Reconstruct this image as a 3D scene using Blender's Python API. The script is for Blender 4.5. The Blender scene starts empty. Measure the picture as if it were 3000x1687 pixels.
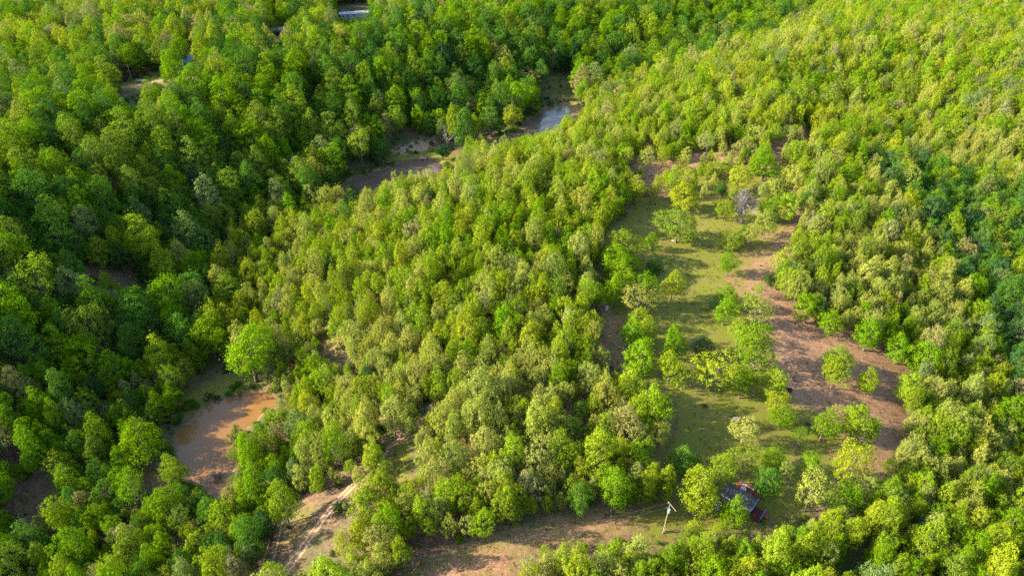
import bpy, math, random
import numpy as np
from mathutils import Vector, Matrix

random.seed(7)
rng = np.random.default_rng(11)
R = math.radians
scene = bpy.context.scene
COL = scene.collection

# ------------------------------------------------------------------ camera
CAM_H, PITCH, FPX = 110.0, 34.5, 2040.0
cam = bpy.data.cameras.new("camera")
cam.sensor_width = 36.0
cam.lens = FPX / 3000.0 * 36.0
cam.clip_start, cam.clip_end = 1.0, 9000.0
camo = bpy.data.objects.new("camera", cam)
camo.location = (0, 0, CAM_H)
camo.rotation_euler = (R(90 - PITCH), 0, 0)
COL.objects.link(camo)
scene.camera = camo

# ------------------------------------------------------------------ light
SUN_ELEV = 27.5
SHADOW_AZ = 8.0                       # shadows fall towards +x, a little away from the camera
sd = Vector((-math.cos(R(SHADOW_AZ)) * math.cos(R(SUN_ELEV)),
             -math.sin(R(SHADOW_AZ)) * math.cos(R(SUN_ELEV)), math.sin(R(SUN_ELEV))))
sl = bpy.data.lights.new("sun", 'SUN')
sl.energy = 5.0
sl.angle = R(0.55)
sl.color = (1.0, 0.89, 0.66)
so = bpy.data.objects.new("sun", sl)
so.rotation_euler = sd.to_track_quat('Z', 'Y').to_euler()
so.location = (0, 0, 200)
COL.objects.link(so)

world = bpy.data.worlds.new("World")
scene.world = world
world.use_nodes = True
wn = world.node_tree
wn.nodes.clear()
sky = wn.nodes.new('ShaderNodeTexSky')
sky.sky_type = 'NISHITA'
sky.sun_disc = False
sky.sun_elevation = R(SUN_ELEV)
sky.sun_rotation = math.atan2(sd.x, sd.y)
bg = wn.nodes.new('ShaderNodeBackground')
bg.inputs['Strength'].default_value = 0.125
wo = wn.nodes.new('ShaderNodeOutputWorld')
wn.links.new(sky.outputs[0], bg.inputs[0])
wn.links.new(bg.outputs[0], wo.inputs[0])

scene.view_settings.view_transform = 'Standard'
scene.view_settings.look = 'None'
scene.view_settings.exposure = 2.34
scene.view_settings.gamma = 1.0
scene.view_settings.use_curve_mapping = False
scene.cycles.use_denoising = False
scene.cycles.max_bounces = 6
scene.cycles.diffuse_bounces = 3
scene.cycles.transmission_bounces = 3
scene.cycles.glossy_bounces = 2

# ------------------------------------------------------------------ photo geometry helpers
CT, ST = math.cos(R(PITCH)), math.sin(R(PITCH))

def ray(u, v):
    X = (np.asarray(u, float) - 1500) / FPX
    Y = -(np.asarray(v, float) - 843.5) / FPX
    return X, CT + Y * ST, -ST + Y * CT

def on_plane(u, v, z=0.0):
    dx, dy, dz = ray(u, v)
    t = (z - CAM_H) / dz
    return dx * t, dy * t

def project(x, y, z):
    z = np.asarray(z, float) - CAM_H
    f = y * CT - z * ST
    up = y * ST + z * CT
    f = np.maximum(f, 1e-3)
    return 1500 + FPX * x / f, 843.5 - FPX * up / f, f

def smooth(a, b, x):
    t = np.clip((x - a) / (b - a), 0, 1)
    return t * t * (3 - 2 * t)

def dist_polyline(x, y, pts):
    d = np.full(np.shape(x), 1e9)
    for (ax, ay), (bx, by) in zip(pts[:-1], pts[1:]):
        vx, vy = bx - ax, by - ay
        L = vx * vx + vy * vy
        t = np.clip(((x - ax) * vx + (y - ay) * vy) / L, 0, 1)
        d = np.minimum(d, np.hypot(x - ax - t * vx, y - ay - t * vy))
    return d

def inside_poly(x, y, pts):
    x = np.asarray(x, float); y = np.asarray(y, float)
    r = np.zeros(x.shape, bool)
    n = len(pts)
    for i in range(n):
        ax, ay = pts[i]; bx, by = pts[(i + 1) % n]
        c = (ay > y) != (by > y)
        with np.errstate(divide='ignore', invalid='ignore'):
            xi = ax + (y - ay) / (by - ay + 1e-12) * (bx - ax)
        r ^= c & (x < xi)
    return r

def signed_poly(x, y, pts):           # positive inside
    d = dist_polyline(x, y, list(pts) + [pts[0]])
    return np.where(inside_poly(x, y, pts), d, -d)

def px_line(px, z):
    return [tuple(float(c) for c in on_plane(u, v, z)) for u, v in px]

# value noise
_perm = rng.permutation(512)
_vals = rng.random(512)
def vnoise(x, y, s):
    x = np.asarray(x, float) / s; y = np.asarray(y, float) / s
    xi = np.floor(x).astype(int); yi = np.floor(y).astype(int)
    fx = x - xi; fy = y - yi
    fx = fx * fx * (3 - 2 * fx); fy = fy * fy * (3 - 2 * fy)
    def h(a, b): return _vals[(_perm[(a % 512)] + b * 7) % 512]
    return (h(xi, yi) * (1 - fx) * (1 - fy) + h(xi + 1, yi) * fx * (1 - fy)
            + h(xi, yi + 1) * (1 - fx) * fy + h(xi + 1, yi + 1) * fx * fy)

# ------------------------------------------------------------------ plan of the land
VALLEY_W = px_line([(2500, -60), (2250, 70), (2060, 170), (1760, 250), (1600, 340), (1430, 420), (1150, 520),
                    (960, 600), (800, 760), (690, 930), (600, 1120), (640, 1280), (480, 1450), (200, 1640), (0, 1800)], -7)
VALLEY_E = px_line([(2540, 455), (2690, 550), (2830, 660), (2940, 820), (3030, 1060), (3150, 1400)], -15)
HILLS = [((150, 700), 8, 12, 95), ((900, 60), 9, 12, 130), ((2850, 250), 14, 15, 95), ((-500, 1300), 5, 8, 90),
         ((1900, 900), 0, 1.5, 40), ((250, 150), 0, 4, 90)]
HILLS = [(tuple(float(c) for c in on_plane(p[0], p[1], z)), a, s) for p, z, a, s in HILLS]
POND_S = [(509, 1291), (521, 1264), (560, 1233), (602, 1194), (650, 1172), (700, 1162), (757, 1149), (793, 1151),
          (812, 1166), (819, 1192), (789, 1202), (763, 1214), (750, 1240), (722, 1252), (711, 1272), (707, 1306),
          (690, 1335), (688, 1358), (676, 1388), (676, 1419), (655, 1450), (640, 1500), (618, 1490), (606, 1440),
          (563, 1411), (544, 1372), (517, 1334), (505, 1310)]
POND_M = [(975, 590), (985, 562), (1010, 536), (1050, 516), (1095, 504), (1150, 488), (1185, 470), (1215, 464),
          (1250, 463), (1287, 473), (1300, 493), (1296, 512), (1260, 545), (1190, 565), (1110, 590), (1040, 612), (990, 612)]
POND_N = [(1404, 431), (1419, 406), (1466, 403), (1520, 386), (1532, 361), (1582, 328), (1629, 306), (1679, 306),
          (1720, 322), (1712, 350), (1690, 372), (1650, 400), (1590, 425), (1510, 436), (1440, 445)]
PONDS = [("pond", POND_S, -6.3), ("pond", POND_M, -7.0), ("pond", POND_N, -6.6)]
PONDS_W = [[tuple(float(c) for c in on_plane(u, v, z)) for u, v in p] for _, p, z in PONDS]

def H(x, y):
    x = np.asarray(x, float); y = np.asarray(y, float)
    h = np.zeros(np.broadcast(x, y).shape)
    for (cx, cy), a, s in HILLS:
        h = h + a * np.exp(-((x - cx) ** 2 + (y - cy) ** 2) / (2 * s * s))
    dw = dist_polyline(x, y, VALLEY_W)
    de = dist_polyline(x, y, VALLEY_E)
    h = h * smooth(5, 75, dw)
    h = h - 7.8 * np.exp(-(dw / 38.0) ** 2)
    h = h - 16.0 * np.exp(-(de / 42.0) ** 2)
    h = h + (vnoise(x, y, 60) - 0.5) * 2.2 + (vnoise(x + 91, y, 17) - 0.5) * 0.6 + (vnoise(x, y + 33, 5) - 0.5) * 0.14
    for (name, _, pz), pw in zip(PONDS, PONDS_W):
        px = np.array(pw)
        box = ((x > px[:, 0].min() - 22) & (x < px[:, 0].max() + 22) & (y > px[:, 1].min() - 22) & (y < px[:, 1].max() + 22))
        if not np.any(box): continue
        s = np.full(h.shape, -99.0)
        s[box] = signed_poly(x[box], y[box], pw) if h.shape else signed_poly(x, y, pw)
        bank = pz + np.where(s > 0, -np.minimum(s * 0.5, 1.6), 0.0) + np.where(s <= 0, np.minimum(-s * 0.35, 0.6), 0)
        h = bank + (h - bank) * smooth(1.0, 20.0, -s)
    return h

def H1(x, y):
    return float(H(np.array([x], float), np.array([y], float))[0])

def hit(u, v):
    """where the photograph's ray meets the ground"""
    u = np.atleast_1d(np.asarray(u, float)); v = np.atleast_1d(np.asarray(v, float))
    dx, dy, dz = ray(u, v)
    t = (25 - CAM_H) / dz
    te = (-30 - CAM_H) / dz
    step = (te - t) / 60
    lo = t.copy(); done = np.zeros(u.shape, bool); hi = te.copy()
    cur = t.copy()
    for i in range(60):
        nxt = cur + step
        below = (CAM_H + dz * nxt) < H(dx * nxt, dy * nxt)
        new = below & ~done
        lo[new] = cur[new]; hi[new] = nxt[new]; done |= new
        cur = nxt
    for i in range(12):
        m = (lo + hi) / 2
        b = (CAM_H + dz * m) < H(dx * m, dy * m)
        hi = np.where(b, m, hi); lo = np.where(b, lo, m)
    m = (lo + hi) / 2
    x, y = dx * m, dy * m
    return x, y, H(x, y)

def G(u, v):
    x, y, z = hit(u, v)
    return Vector((float(x[0]), float(y[0]), float(z[0])))

# ------------------------------------------------------------------ areas of the ground (traced in the photograph, laid on the terrain)
K = 1.1646
def ov(*pts): return [(a * K, b * K) for a, b in pts]
CLEARING = ov((1590, 395), (1600, 440), (1592, 520), (1520, 590), (1500, 700), (1508, 780), (1520, 860), (1560, 940), (1600, 960), (1690, 1000),
              (1700, 1080), (1640, 1140), (1690, 1200), (1700, 1265), (1500, 1285), (1300, 1335), (1100, 1385), (940, 1500),
              (1290, 1500), (1300, 1400), (1480, 1350), (1590, 1335), (1640, 1375), (1720, 1335), (1900, 1340), (2030, 1290),
              (2110, 1250), (2170, 1200), (2250, 1150), (2262, 1050), (2290, 960), (2250, 900), (2150, 850), (2000, 785), (1925, 750),
              (1930, 690), (1990, 600), (2015, 540), (1985, 480), (1990, 420), (2010, 375), (2050, 318), (1985, 330), (1890, 365), (1720, 385))
BARE = [ov((1960, 580), (1890, 650), (1850, 740), (1905, 800), (1920, 900), (1960, 980), (2040, 1040), (2150, 1060), (2170, 1130), (2140, 1200),
           (2250, 1180), (2290, 1050), (2310, 940), (2200, 850), (2010, 770), (1930, 720), (2000, 600), (2080, 540), (2100, 470), (2030, 520)),
        ov((1590, 395), (1600, 460), (1680, 500), (1720, 420), (1900, 420), (1960, 460), (1990, 400), (2060, 318), (1880, 365), (1700, 385)),
        ov((1000, 1500), (1100, 1390), (1300, 1345), (1500, 1290), (1580, 1300), (1560, 1335), (1480, 1350), (1300, 1395), (1290, 1500)),
        ov((1500, 720), (1510, 860), (1560, 930), (1590, 880), (1545, 800)),
        ov((720, 900), (790, 895), (860, 960), (840, 975), (780, 930)),
        ov((2180, 400), (2240, 450), (2200, 480), (2150, 430))]
SAND = [[(1150, 445), (1190, 425), (1260, 400), (1290, 395), (1270, 425), (1230, 445), (1180, 455)]]
GRASS = [ov((700, 790), (860, 800), (880, 880), (870, 960), (800, 930), (740, 880)),
         ov((470, 985), (560, 945), (620, 945), (680, 975), (560, 990), (480, 1040), (420, 1060)),
         ov((990, 1110), (1050, 1130), (1030, 1240), (990, 1220), (985, 1150)),
         ov((700, 1449), (705, 1330), (720, 1270), (830, 1230), (790, 1330), (690, 1449)),
         [(1130, 470), (1150, 440), (1300, 430), (1350, 470), (1330, 520), (1302, 500), (1280, 465)],
         [(322, 266), (345, 228), (440, 212), (590, 224), (570, 247), (440, 264)],
         [(1500, 400), (1560, 330), (1640, 300), (1560, 235), (1640, 200), (1720, 240), (1740, 300), (1800, 330), (1730, 310), (1600, 312), (1540, 360)],
         ov((0, 1240), (120, 1190), (300, 1150), (430, 1150), (480, 1240), (300, 1230), (100, 1290), (0, 1330)),
         ov((300, 1040), (440, 960), (520, 900), (560, 900), (520, 960), (400, 1060))]
ROADS = [("dirt_road", [(795, 1740), (832, 1682), (890, 1598), (950, 1515), (1005, 1450), (1060, 1400), (1110, 1345)], 2.4),
         ("dirt_track", [(1110, 1345), (1130, 1322), (1180, 1280), (1235, 1235), (1265, 1190), (1290, 1140), (1330, 1090), (1400, 1020), (1440, 965), (1500, 905), (1570, 880)], 1.5),
         ("dirt_track", [(1180, 1280), (1100, 1200), (1020, 1110), (960, 1060), (900, 1040), (820, 1005), (740, 940), (690, 900)], 1.6),
         ("dirt_track", [(1560, 1400), (1620, 1330), (1655, 1260), (1670, 1180), (1700, 1110)], 1.5),
         ("gravel_drive", [(300, 262), (370, 255), (431, 246), (481, 236), (567, 231), (610, 205), (660, 190)], 4.0)]
RUTS = [(750, 1740), (769, 1687), (796, 1610), (816, 1532), (838, 1480)]

def poly_world(p):
    u, v = zip(*p)
    x, y, z = hit(u, v)
    return list(zip(x.tolist(), y.tolist()))
CLEAR_W = poly_world(CLEARING)
BARE_W = [poly_world(p) for p in BARE]
SAND_W = [poly_world(p) for p in SAND]
GRASS_W = [poly_world(p) for p in GRASS]
ROADS_W = [(n, poly_world(p), w) for n, p, w in ROADS]

# ------------------------------------------------------------------ materials
def new_mat(name):
    m = bpy.data.materials.new(name)
    m.use_nodes = True
    nt = m.node_tree
    b = nt.nodes.get('Principled BSDF')
    return m, nt, b

def N(nt, typ, **kw):
    n = nt.nodes.new(typ)
    for k, v in kw.items(): setattr(n, k, v)
    return n

def mixc(nt, fac, a, b, blend='MIX'):
    n = nt.nodes.new('ShaderNodeMix'); n.data_type = 'RGBA'; n.blend_type = blend
    for sock, val in ((n.inputs[0], fac), (n.inputs[6], a), (n.inputs[7], b)):
        if hasattr(val, 'links') or isinstance(val, bpy.types.NodeSocket): nt.links.new(val, sock)
        elif isinstance(val, (tuple, list)): sock.default_value = (*val[:3], 1)
        else: sock.default_value = val
    return n.outputs[2]

def math_n(nt, op, a, b=0.0, c=0.0, clamp=False):
    n = nt.nodes.new('ShaderNodeMath'); n.operation = op; n.use_clamp = clamp
    for i, val in enumerate((a, b, c)):
        if isinstance(val, bpy.types.NodeSocket): nt.links.new(val, n.inputs[i])
        elif i < len(n.inputs): n.inputs[i].default_value = val
    return n.outputs[0]

def noise(nt, scale, detail=3, rough=0.6, vec=None, dist=0.0):
    n = nt.nodes.new('ShaderNodeTexNoise'); n.inputs['Scale'].default_value = scale
    n.inputs['Detail'].default_value = detail; n.inputs['Roughness'].default_value = rough
    n.inputs['Distortion'].default_value = dist
    if vec is not None: nt.links.new(vec, n.inputs['Vector'])
    return n.outputs['Fac']

def ramp(nt, f, lo, hi):
    n = nt.nodes.new('ShaderNodeMapRange'); n.interpolation_type = 'SMOOTHSTEP'
    nt.links.new(f, n.inputs[0]); n.inputs[1].default_value = lo; n.inputs[2].default_value = hi
    return n.outputs[0]

def simple(name, col, rough=0.7, metal=0.0, var=0.25, scale=3.0, bump=0.0, spec=0.3, col2=None):
    m, nt, b = new_mat(name)
    tc = N(nt, 'ShaderNodeTexCoord')
    f = noise(nt, scale, 4, 0.65, tc.outputs['Object'])
    c2 = col2 if col2 else tuple(c * (1 - var) for c in col)
    c = mixc(nt, ramp(nt, f, 0.35, 0.65), c2, col)
    nt.links.new(c, b.inputs['Base Color'])
    b.inputs['Roughness'].default_value = rough; b.inputs['Metallic'].default_value = metal
    b.inputs['Specular IOR Level'].default_value = spec
    if bump:
        bn = N(nt, 'ShaderNodeBump'); bn.inputs['Strength'].default_value = bump; bn.inputs['Distance'].default_value = 0.03
        nt.links.new(f, bn.inputs['Height']); nt.links.new(bn.outputs[0], b.inputs['Normal'])
    return m

def leaf_mat(name, transl=0.34):
    m, nt, b = new_mat(name)
    nt.nodes.remove(b)
    out = [n for n in nt.nodes if n.type == 'OUTPUT_MATERIAL'][0]
    at = N(nt, 'ShaderNodeAttribute', attribute_type='INSTANCER', attribute_name='tint')
    geo = N(nt, 'ShaderNodeNewGeometry')
    oi = N(nt, 'ShaderNodeObjectInfo')
    tc = N(nt, 'ShaderNodeTexCoord')
    rnd = geo.outputs['Random Per Island']
    v = math_n(nt, 'MULTIPLY_ADD', rnd, 0.66, 0.67)
    cl = noise(nt, 0.9, 3, 0.6, tc.outputs['Object'])
    v2 = math_n(nt, 'MULTIPLY_ADD', cl, 0.8, 0.6)
    v = math_n(nt, 'MULTIPLY', v, v2)
    hsv = N(nt, 'ShaderNodeHueSaturation')
    nt.links.new(at.outputs['Color'], hsv.inputs['Color'])
    hh = math_n(nt, 'FRACT', math_n(nt, 'MULTIPLY', rnd, 7.31))
    nt.links.new(math_n(nt, 'MULTIPLY_ADD', hh, 0.03, 0.485), hsv.inputs['Hue'])
    nt.links.new(v, hsv.inputs['Value'])
    d = N(nt, 'ShaderNodeBsdfDiffuse'); t = N(nt, 'ShaderNodeBsdfTranslucent')
    nt.links.new(hsv.outputs[0], d.inputs['Color'])
    tcol = mixc(nt, 1.0, hsv.outputs[0], (1.1, 1.2, 0.5), 'MULTIPLY')
    nt.links.new(tcol, t.inputs['Color'])
    mx = N(nt, 'ShaderNodeMixShader'); mx.inputs[0].default_value = transl
    nt.links.new(d.outputs[0], mx.inputs[1]); nt.links.new(t.outputs[0], mx.inputs[2])
    nt.links.new(mx.outputs[0], out.inputs['Surface'])
    return m

M_LEAF = leaf_mat("foliage", 0.34)
M_NEEDLE = leaf_mat("cedar_foliage", 0.12)
M_BARK = simple("bark", (0.13, 0.105, 0.085), 0.9, scale=6, bump=0.4, var=0.5)
M_GREYBARK = simple("weathered_grey_bark", (0.216, 0.188, 0.172), 0.85, scale=5, var=0.35)
M_WOOD = simple("weathered_wood", (0.216, 0.174, 0.132), 0.85, scale=4, var=0.4)
M_POLE = simple("pole_wood", (0.215, 0.172, 0.122), 0.85, scale=4, var=0.3)
M_GALV = simple("galvanised_metal", (0.330, 0.342, 0.348), 0.45, 0.6, 0.15)
M_WIRE = simple("wire_metal", (0.16, 0.17, 0.18), 0.5, 0.5, 0.1)
M_TIN = simple("grey_painted_metal", (0.275, 0.297, 0.319), 0.5, 0.1, 0.2)
M_ROOF = simple("dark_grey_roofing", (0.030, 0.036, 0.048), 0.85, 0, 0.35, scale=1.6, col2=(0.055, 0.046, 0.040))
M_BLUETRIM = simple("blue_trim_paint", (0.07, 0.16, 0.30), 0.6)
M_SIDING = simple("pale_grey_siding", (0.273, 0.293, 0.293), 0.75, 0, 0.25, scale=2.0)
M_REDDECK = simple("red_deck_stain", (0.252, 0.060, 0.030), 0.75, 0, 0.35, scale=5)
M_SHADED_DECK_AND_RAIL = simple("shaded_red_deck_and_iron_rail", (0.085, 0.018, 0.015), 0.75, 0, 0.3, scale=5)  # deck red darkened to stand in for shade; the iron rail's own dark red
M_WHITE = simple("white_paint", (0.468, 0.468, 0.456), 0.5, 0, 0.08)
M_DARK = simple("dark_glass", (0.02, 0.025, 0.03), 0.2, 0, 0.1, spec=0.5)
M_BLACKCAR = simple("dark_car_paint", (0.03, 0.028, 0.032), 0.35, 0.1, 0.1, spec=0.5)
M_TYRE = simple("tyre_rubber", (0.02, 0.02, 0.02), 0.9)
M_BLUEB = simple("blue_plastic_barrel", (0.02, 0.13, 0.62), 0.4, 0, 0.1)
M_PLANK = simple("orange_brown_plank", (0.312, 0.156, 0.085), 0.8, 0, 0.3, scale=4)
M_MOBILE = simple("pale_blue_mobile_home_siding", (0.252, 0.312, 0.396), 0.6, 0, 0.1)
M_MROOF = simple("pale_metal_roof", (0.286, 0.308, 0.363), 0.45, 0.1, 0.25, scale=1.0)
M_BLUEROOF = simple("blue_grey_roof", (0.160, 0.235, 0.300), 0.5, 0.1, 0.25, scale=1.0)
M_ORANGE = simple("orange_machine_paint", (0.360, 0.096, 0.024), 0.5, 0, 0.15)
M_CYAN = simple("light_blue_plastic", (0.03, 0.33, 0.60), 0.4)
M_CHAR = simple("charred_debris", (0.022, 0.018, 0.016), 0.95, 0, 0.5)
M_ASH = simple("grey_ash", (0.180, 0.174, 0.180), 0.95, 0, 0.5, scale=8)
M_STONE = simple("pale_stone", (0.300, 0.276, 0.252), 0.9, 0, 0.3, scale=4, bump=0.3)
M_BRUSH = simple("brown_brushwood", (0.154, 0.091, 0.063), 0.9, 0, 0.4)
M_REDSOIL = simple("red_soil", (0.224, 0.084, 0.042), 0.95, 0, 0.4)

# ground
def ground_mat():
    m, nt, b = new_mat("ground")
    geo = N(nt, 'ShaderNodeNewGeometry'); P = geo.outputs['Position']
    a1 = N(nt, 'ShaderNodeAttribute', attribute_name='zone')
    sep = N(nt, 'ShaderNodeSeparateColor'); nt.links.new(a1.outputs['Color'], sep.inputs[0])
    grass_m, bare_m, sand_m = sep.outputs[0], sep.outputs[1], sep.outputs[2]
    nA = noise(nt, 0.35, 5, 0.65, P); nB = noise(nt, 1.3, 5, 0.7, P); nC = noise(nt, 5.0, 3, 0.7, P, 0.6)
    nD = noise(nt, 0.06, 3, 0.6, P)
    st = N(nt, 'ShaderNodeMapping'); nt.links.new(P, st.inputs[0]); st.inputs['Scale'].default_value = (0.55, 2.2, 1.0)
    st.inputs['Rotation'].default_value = (0, 0, 0.35)
    nS = noise(nt, 2.2, 4, 0.7, st.outputs[0], 1.2)
    def thr(mask, w=0.16, amt=1.15):
        x = math_n(nt, 'ADD', mask, math_n(nt, 'MULTIPLY', math_n(nt, 'SUBTRACT', nA, 0.5), amt))
        x = math_n(nt, 'ADD', x, math_n(nt, 'MULTIPLY', math_n(nt, 'SUBTRACT', nB, 0.5), amt * 0.7))
        return ramp(nt, x, 0.5 - w, 0.5 + w)
    litter = mixc(nt, ramp(nt, nB, 0.35, 0.65), (0.088, 0.051, 0.033), (0.170, 0.105, 0.068))
    litter = mixc(nt, ramp(nt, nD, 0.4, 0.65), litter, (0.055, 0.075, 0.022))
    litter = mixc(nt, math_n(nt, 'MULTIPLY', ramp(nt, nC, 0.55, 0.7), 0.5), litter, (0.035, 0.06, 0.015))
    g = mixc(nt, ramp(nt, nC, 0.3, 0.7), (0.074, 0.088, 0.007), (0.150, 0.156, 0.018))
    g = mixc(nt, math_n(nt, 'MULTIPLY', ramp(nt, nS, 0.48, 0.66), 0.7), g, (0.150, 0.102, 0.051))
    g = mixc(nt, math_n(nt, 'MULTIPLY', ramp(nt, nA, 0.50, 0.62), 0.7), g, (0.136, 0.102, 0.041))
    d = mixc(nt, ramp(nt, nS, 0.34, 0.66), (0.128, 0.064, 0.036), (0.319, 0.190, 0.111))
    d = mixc(nt, math_n(nt, 'MULTIPLY', ramp(nt, nC, 0.55, 0.7), 0.55), d, (0.372, 0.221, 0.142))
    d = mixc(nt, math_n(nt, 'MULTIPLY', ramp(nt, nB, 0.52, 0.7), 0.35), d, (0.088, 0.082, 0.020))
    s = mixc(nt, ramp(nt, nB, 0.35, 0.65), (0.258, 0.163, 0.095), (0.354, 0.252, 0.163))
    c = mixc(nt, thr(grass_m), litter, g)
    c = mixc(nt, thr(bare_m, 0.3), c, d)
    c = mixc(nt, thr(sand_m, 0.2), c, s)
    nt.links.new(c, b.inputs['Base Color'])
    b.inputs['Roughness'].default_value = 0.95
    b.inputs['Specular IOR Level'].default_value = 0.1
    h = math_n(nt, 'ADD', math_n(nt, 'MULTIPLY', nS, 0.6), math_n(nt, 'MULTIPLY', nC, 0.4))
    bn = N(nt, 'ShaderNodeBump'); bn.inputs['Strength'].default_value = 0.9; bn.inputs['Distance'].default_value = 0.22
    nt.links.new(h, bn.inputs['Height']); nt.links.new(bn.outputs[0], b.inputs['Normal'])
    return m
M_GROUND = ground_mat()

def road_mat():
    m, nt, b = new_mat("sandy_dirt")
    geo = N(nt, 'ShaderNodeNewGeometry'); P = geo.outputs['Position']
    a = N(nt, 'ShaderNodeAttribute', attribute_name='across')
    nB = noise(nt, 1.2, 5, 0.7, P); nC = noise(nt, 4.0, 4, 0.7, P)
    s = mixc(nt, ramp(nt, nB, 0.35, 0.65), (0.231, 0.136, 0.082), (0.340, 0.231, 0.150))
    # ruts pale, crown and verge darker with weeds
    x = math_n(nt, 'ABSOLUTE', a.outputs['Fac'])
    rut = math_n(nt, 'SUBTRACT', 1.0, math_n(nt, 'MULTIPLY', math_n(nt, 'ABSOLUTE', math_n(nt, 'SUBTRACT', x, 0.45)), 3.0), clamp=True)
    s2 = mixc(nt, ramp(nt, math_n(nt, 'ADD', rut, math_n(nt, 'MULTIPLY', math_n(nt, 'SUBTRACT', nC, 0.5), 1.4)), 0.1, 0.7), (0.150, 0.102, 0.054), s)
    nt.links.new(s2, b.inputs['Base Color'])
    b.inputs['Roughness'].default_value = 0.95; b.inputs['Specular IOR Level'].default_value = 0.1
    bn = N(nt, 'ShaderNodeBump'); bn.inputs['Strength'].default_value = 0.6; bn.inputs['Distance'].default_value = 0.1
    nt.links.new(nC, bn.inputs['Height']); nt.links.new(bn.outputs[0], b.inputs['Normal'])
    return m
M_ROAD = road_mat()

def water_mat(name, col, col2, spec):
    m, nt, b = new_mat(name)
    geo = N(nt, 'ShaderNodeNewGeometry'); P = geo.outputs['Position']
    f = noise(nt, 0.09, 3, 0.5, P, 0.5)
    nt.links.new(mixc(nt, ramp(nt, f, 0.35, 0.65), col, col2), b.inputs['Base Color'])
    b.inputs['Roughness'].default_value = 0.06
    b.inputs['IOR'].default_value = 1.33
    b.inputs['Specular IOR Level'].default_value = spec
    bn = N(nt, 'ShaderNodeBump'); bn.inputs['Strength'].default_value = 0.03; bn.inputs['Distance'].default_value = 0.02
    nt.links.new(noise(nt, 1.6, 3, 0.5, P), bn.inputs['Height']); nt.links.new(bn.outputs[0], b.inputs['Normal'])
    return m
M_WATER_S = water_mat("muddy_orange_water", (0.150, 0.074, 0.025), (0.178, 0.092, 0.034), 0.5)
M_WATER_D = water_mat("muddy_brown_water", (0.115, 0.080, 0.052), (0.084, 0.060, 0.040), 0.33)

# ------------------------------------------------------------------ mesh helpers
def link(o, parent=None):
    COL.objects.link(o)
    if parent is not None: o.parent = parent
    return o

def tag(o, label=None, cat=None, group=None, kind=None):
    if label: o['label'] = label
    if cat: o['category'] = cat
    if group: o['group'] = group
    if kind: o['kind'] = kind
    return o

def empty(name, loc, rz=0.0):
    o = bpy.data.objects.new(name, None)
    o.empty_display_size = 0.3
    o.location = loc; o.rotation_euler = (0, 0, rz)
    return link(o)

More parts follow.
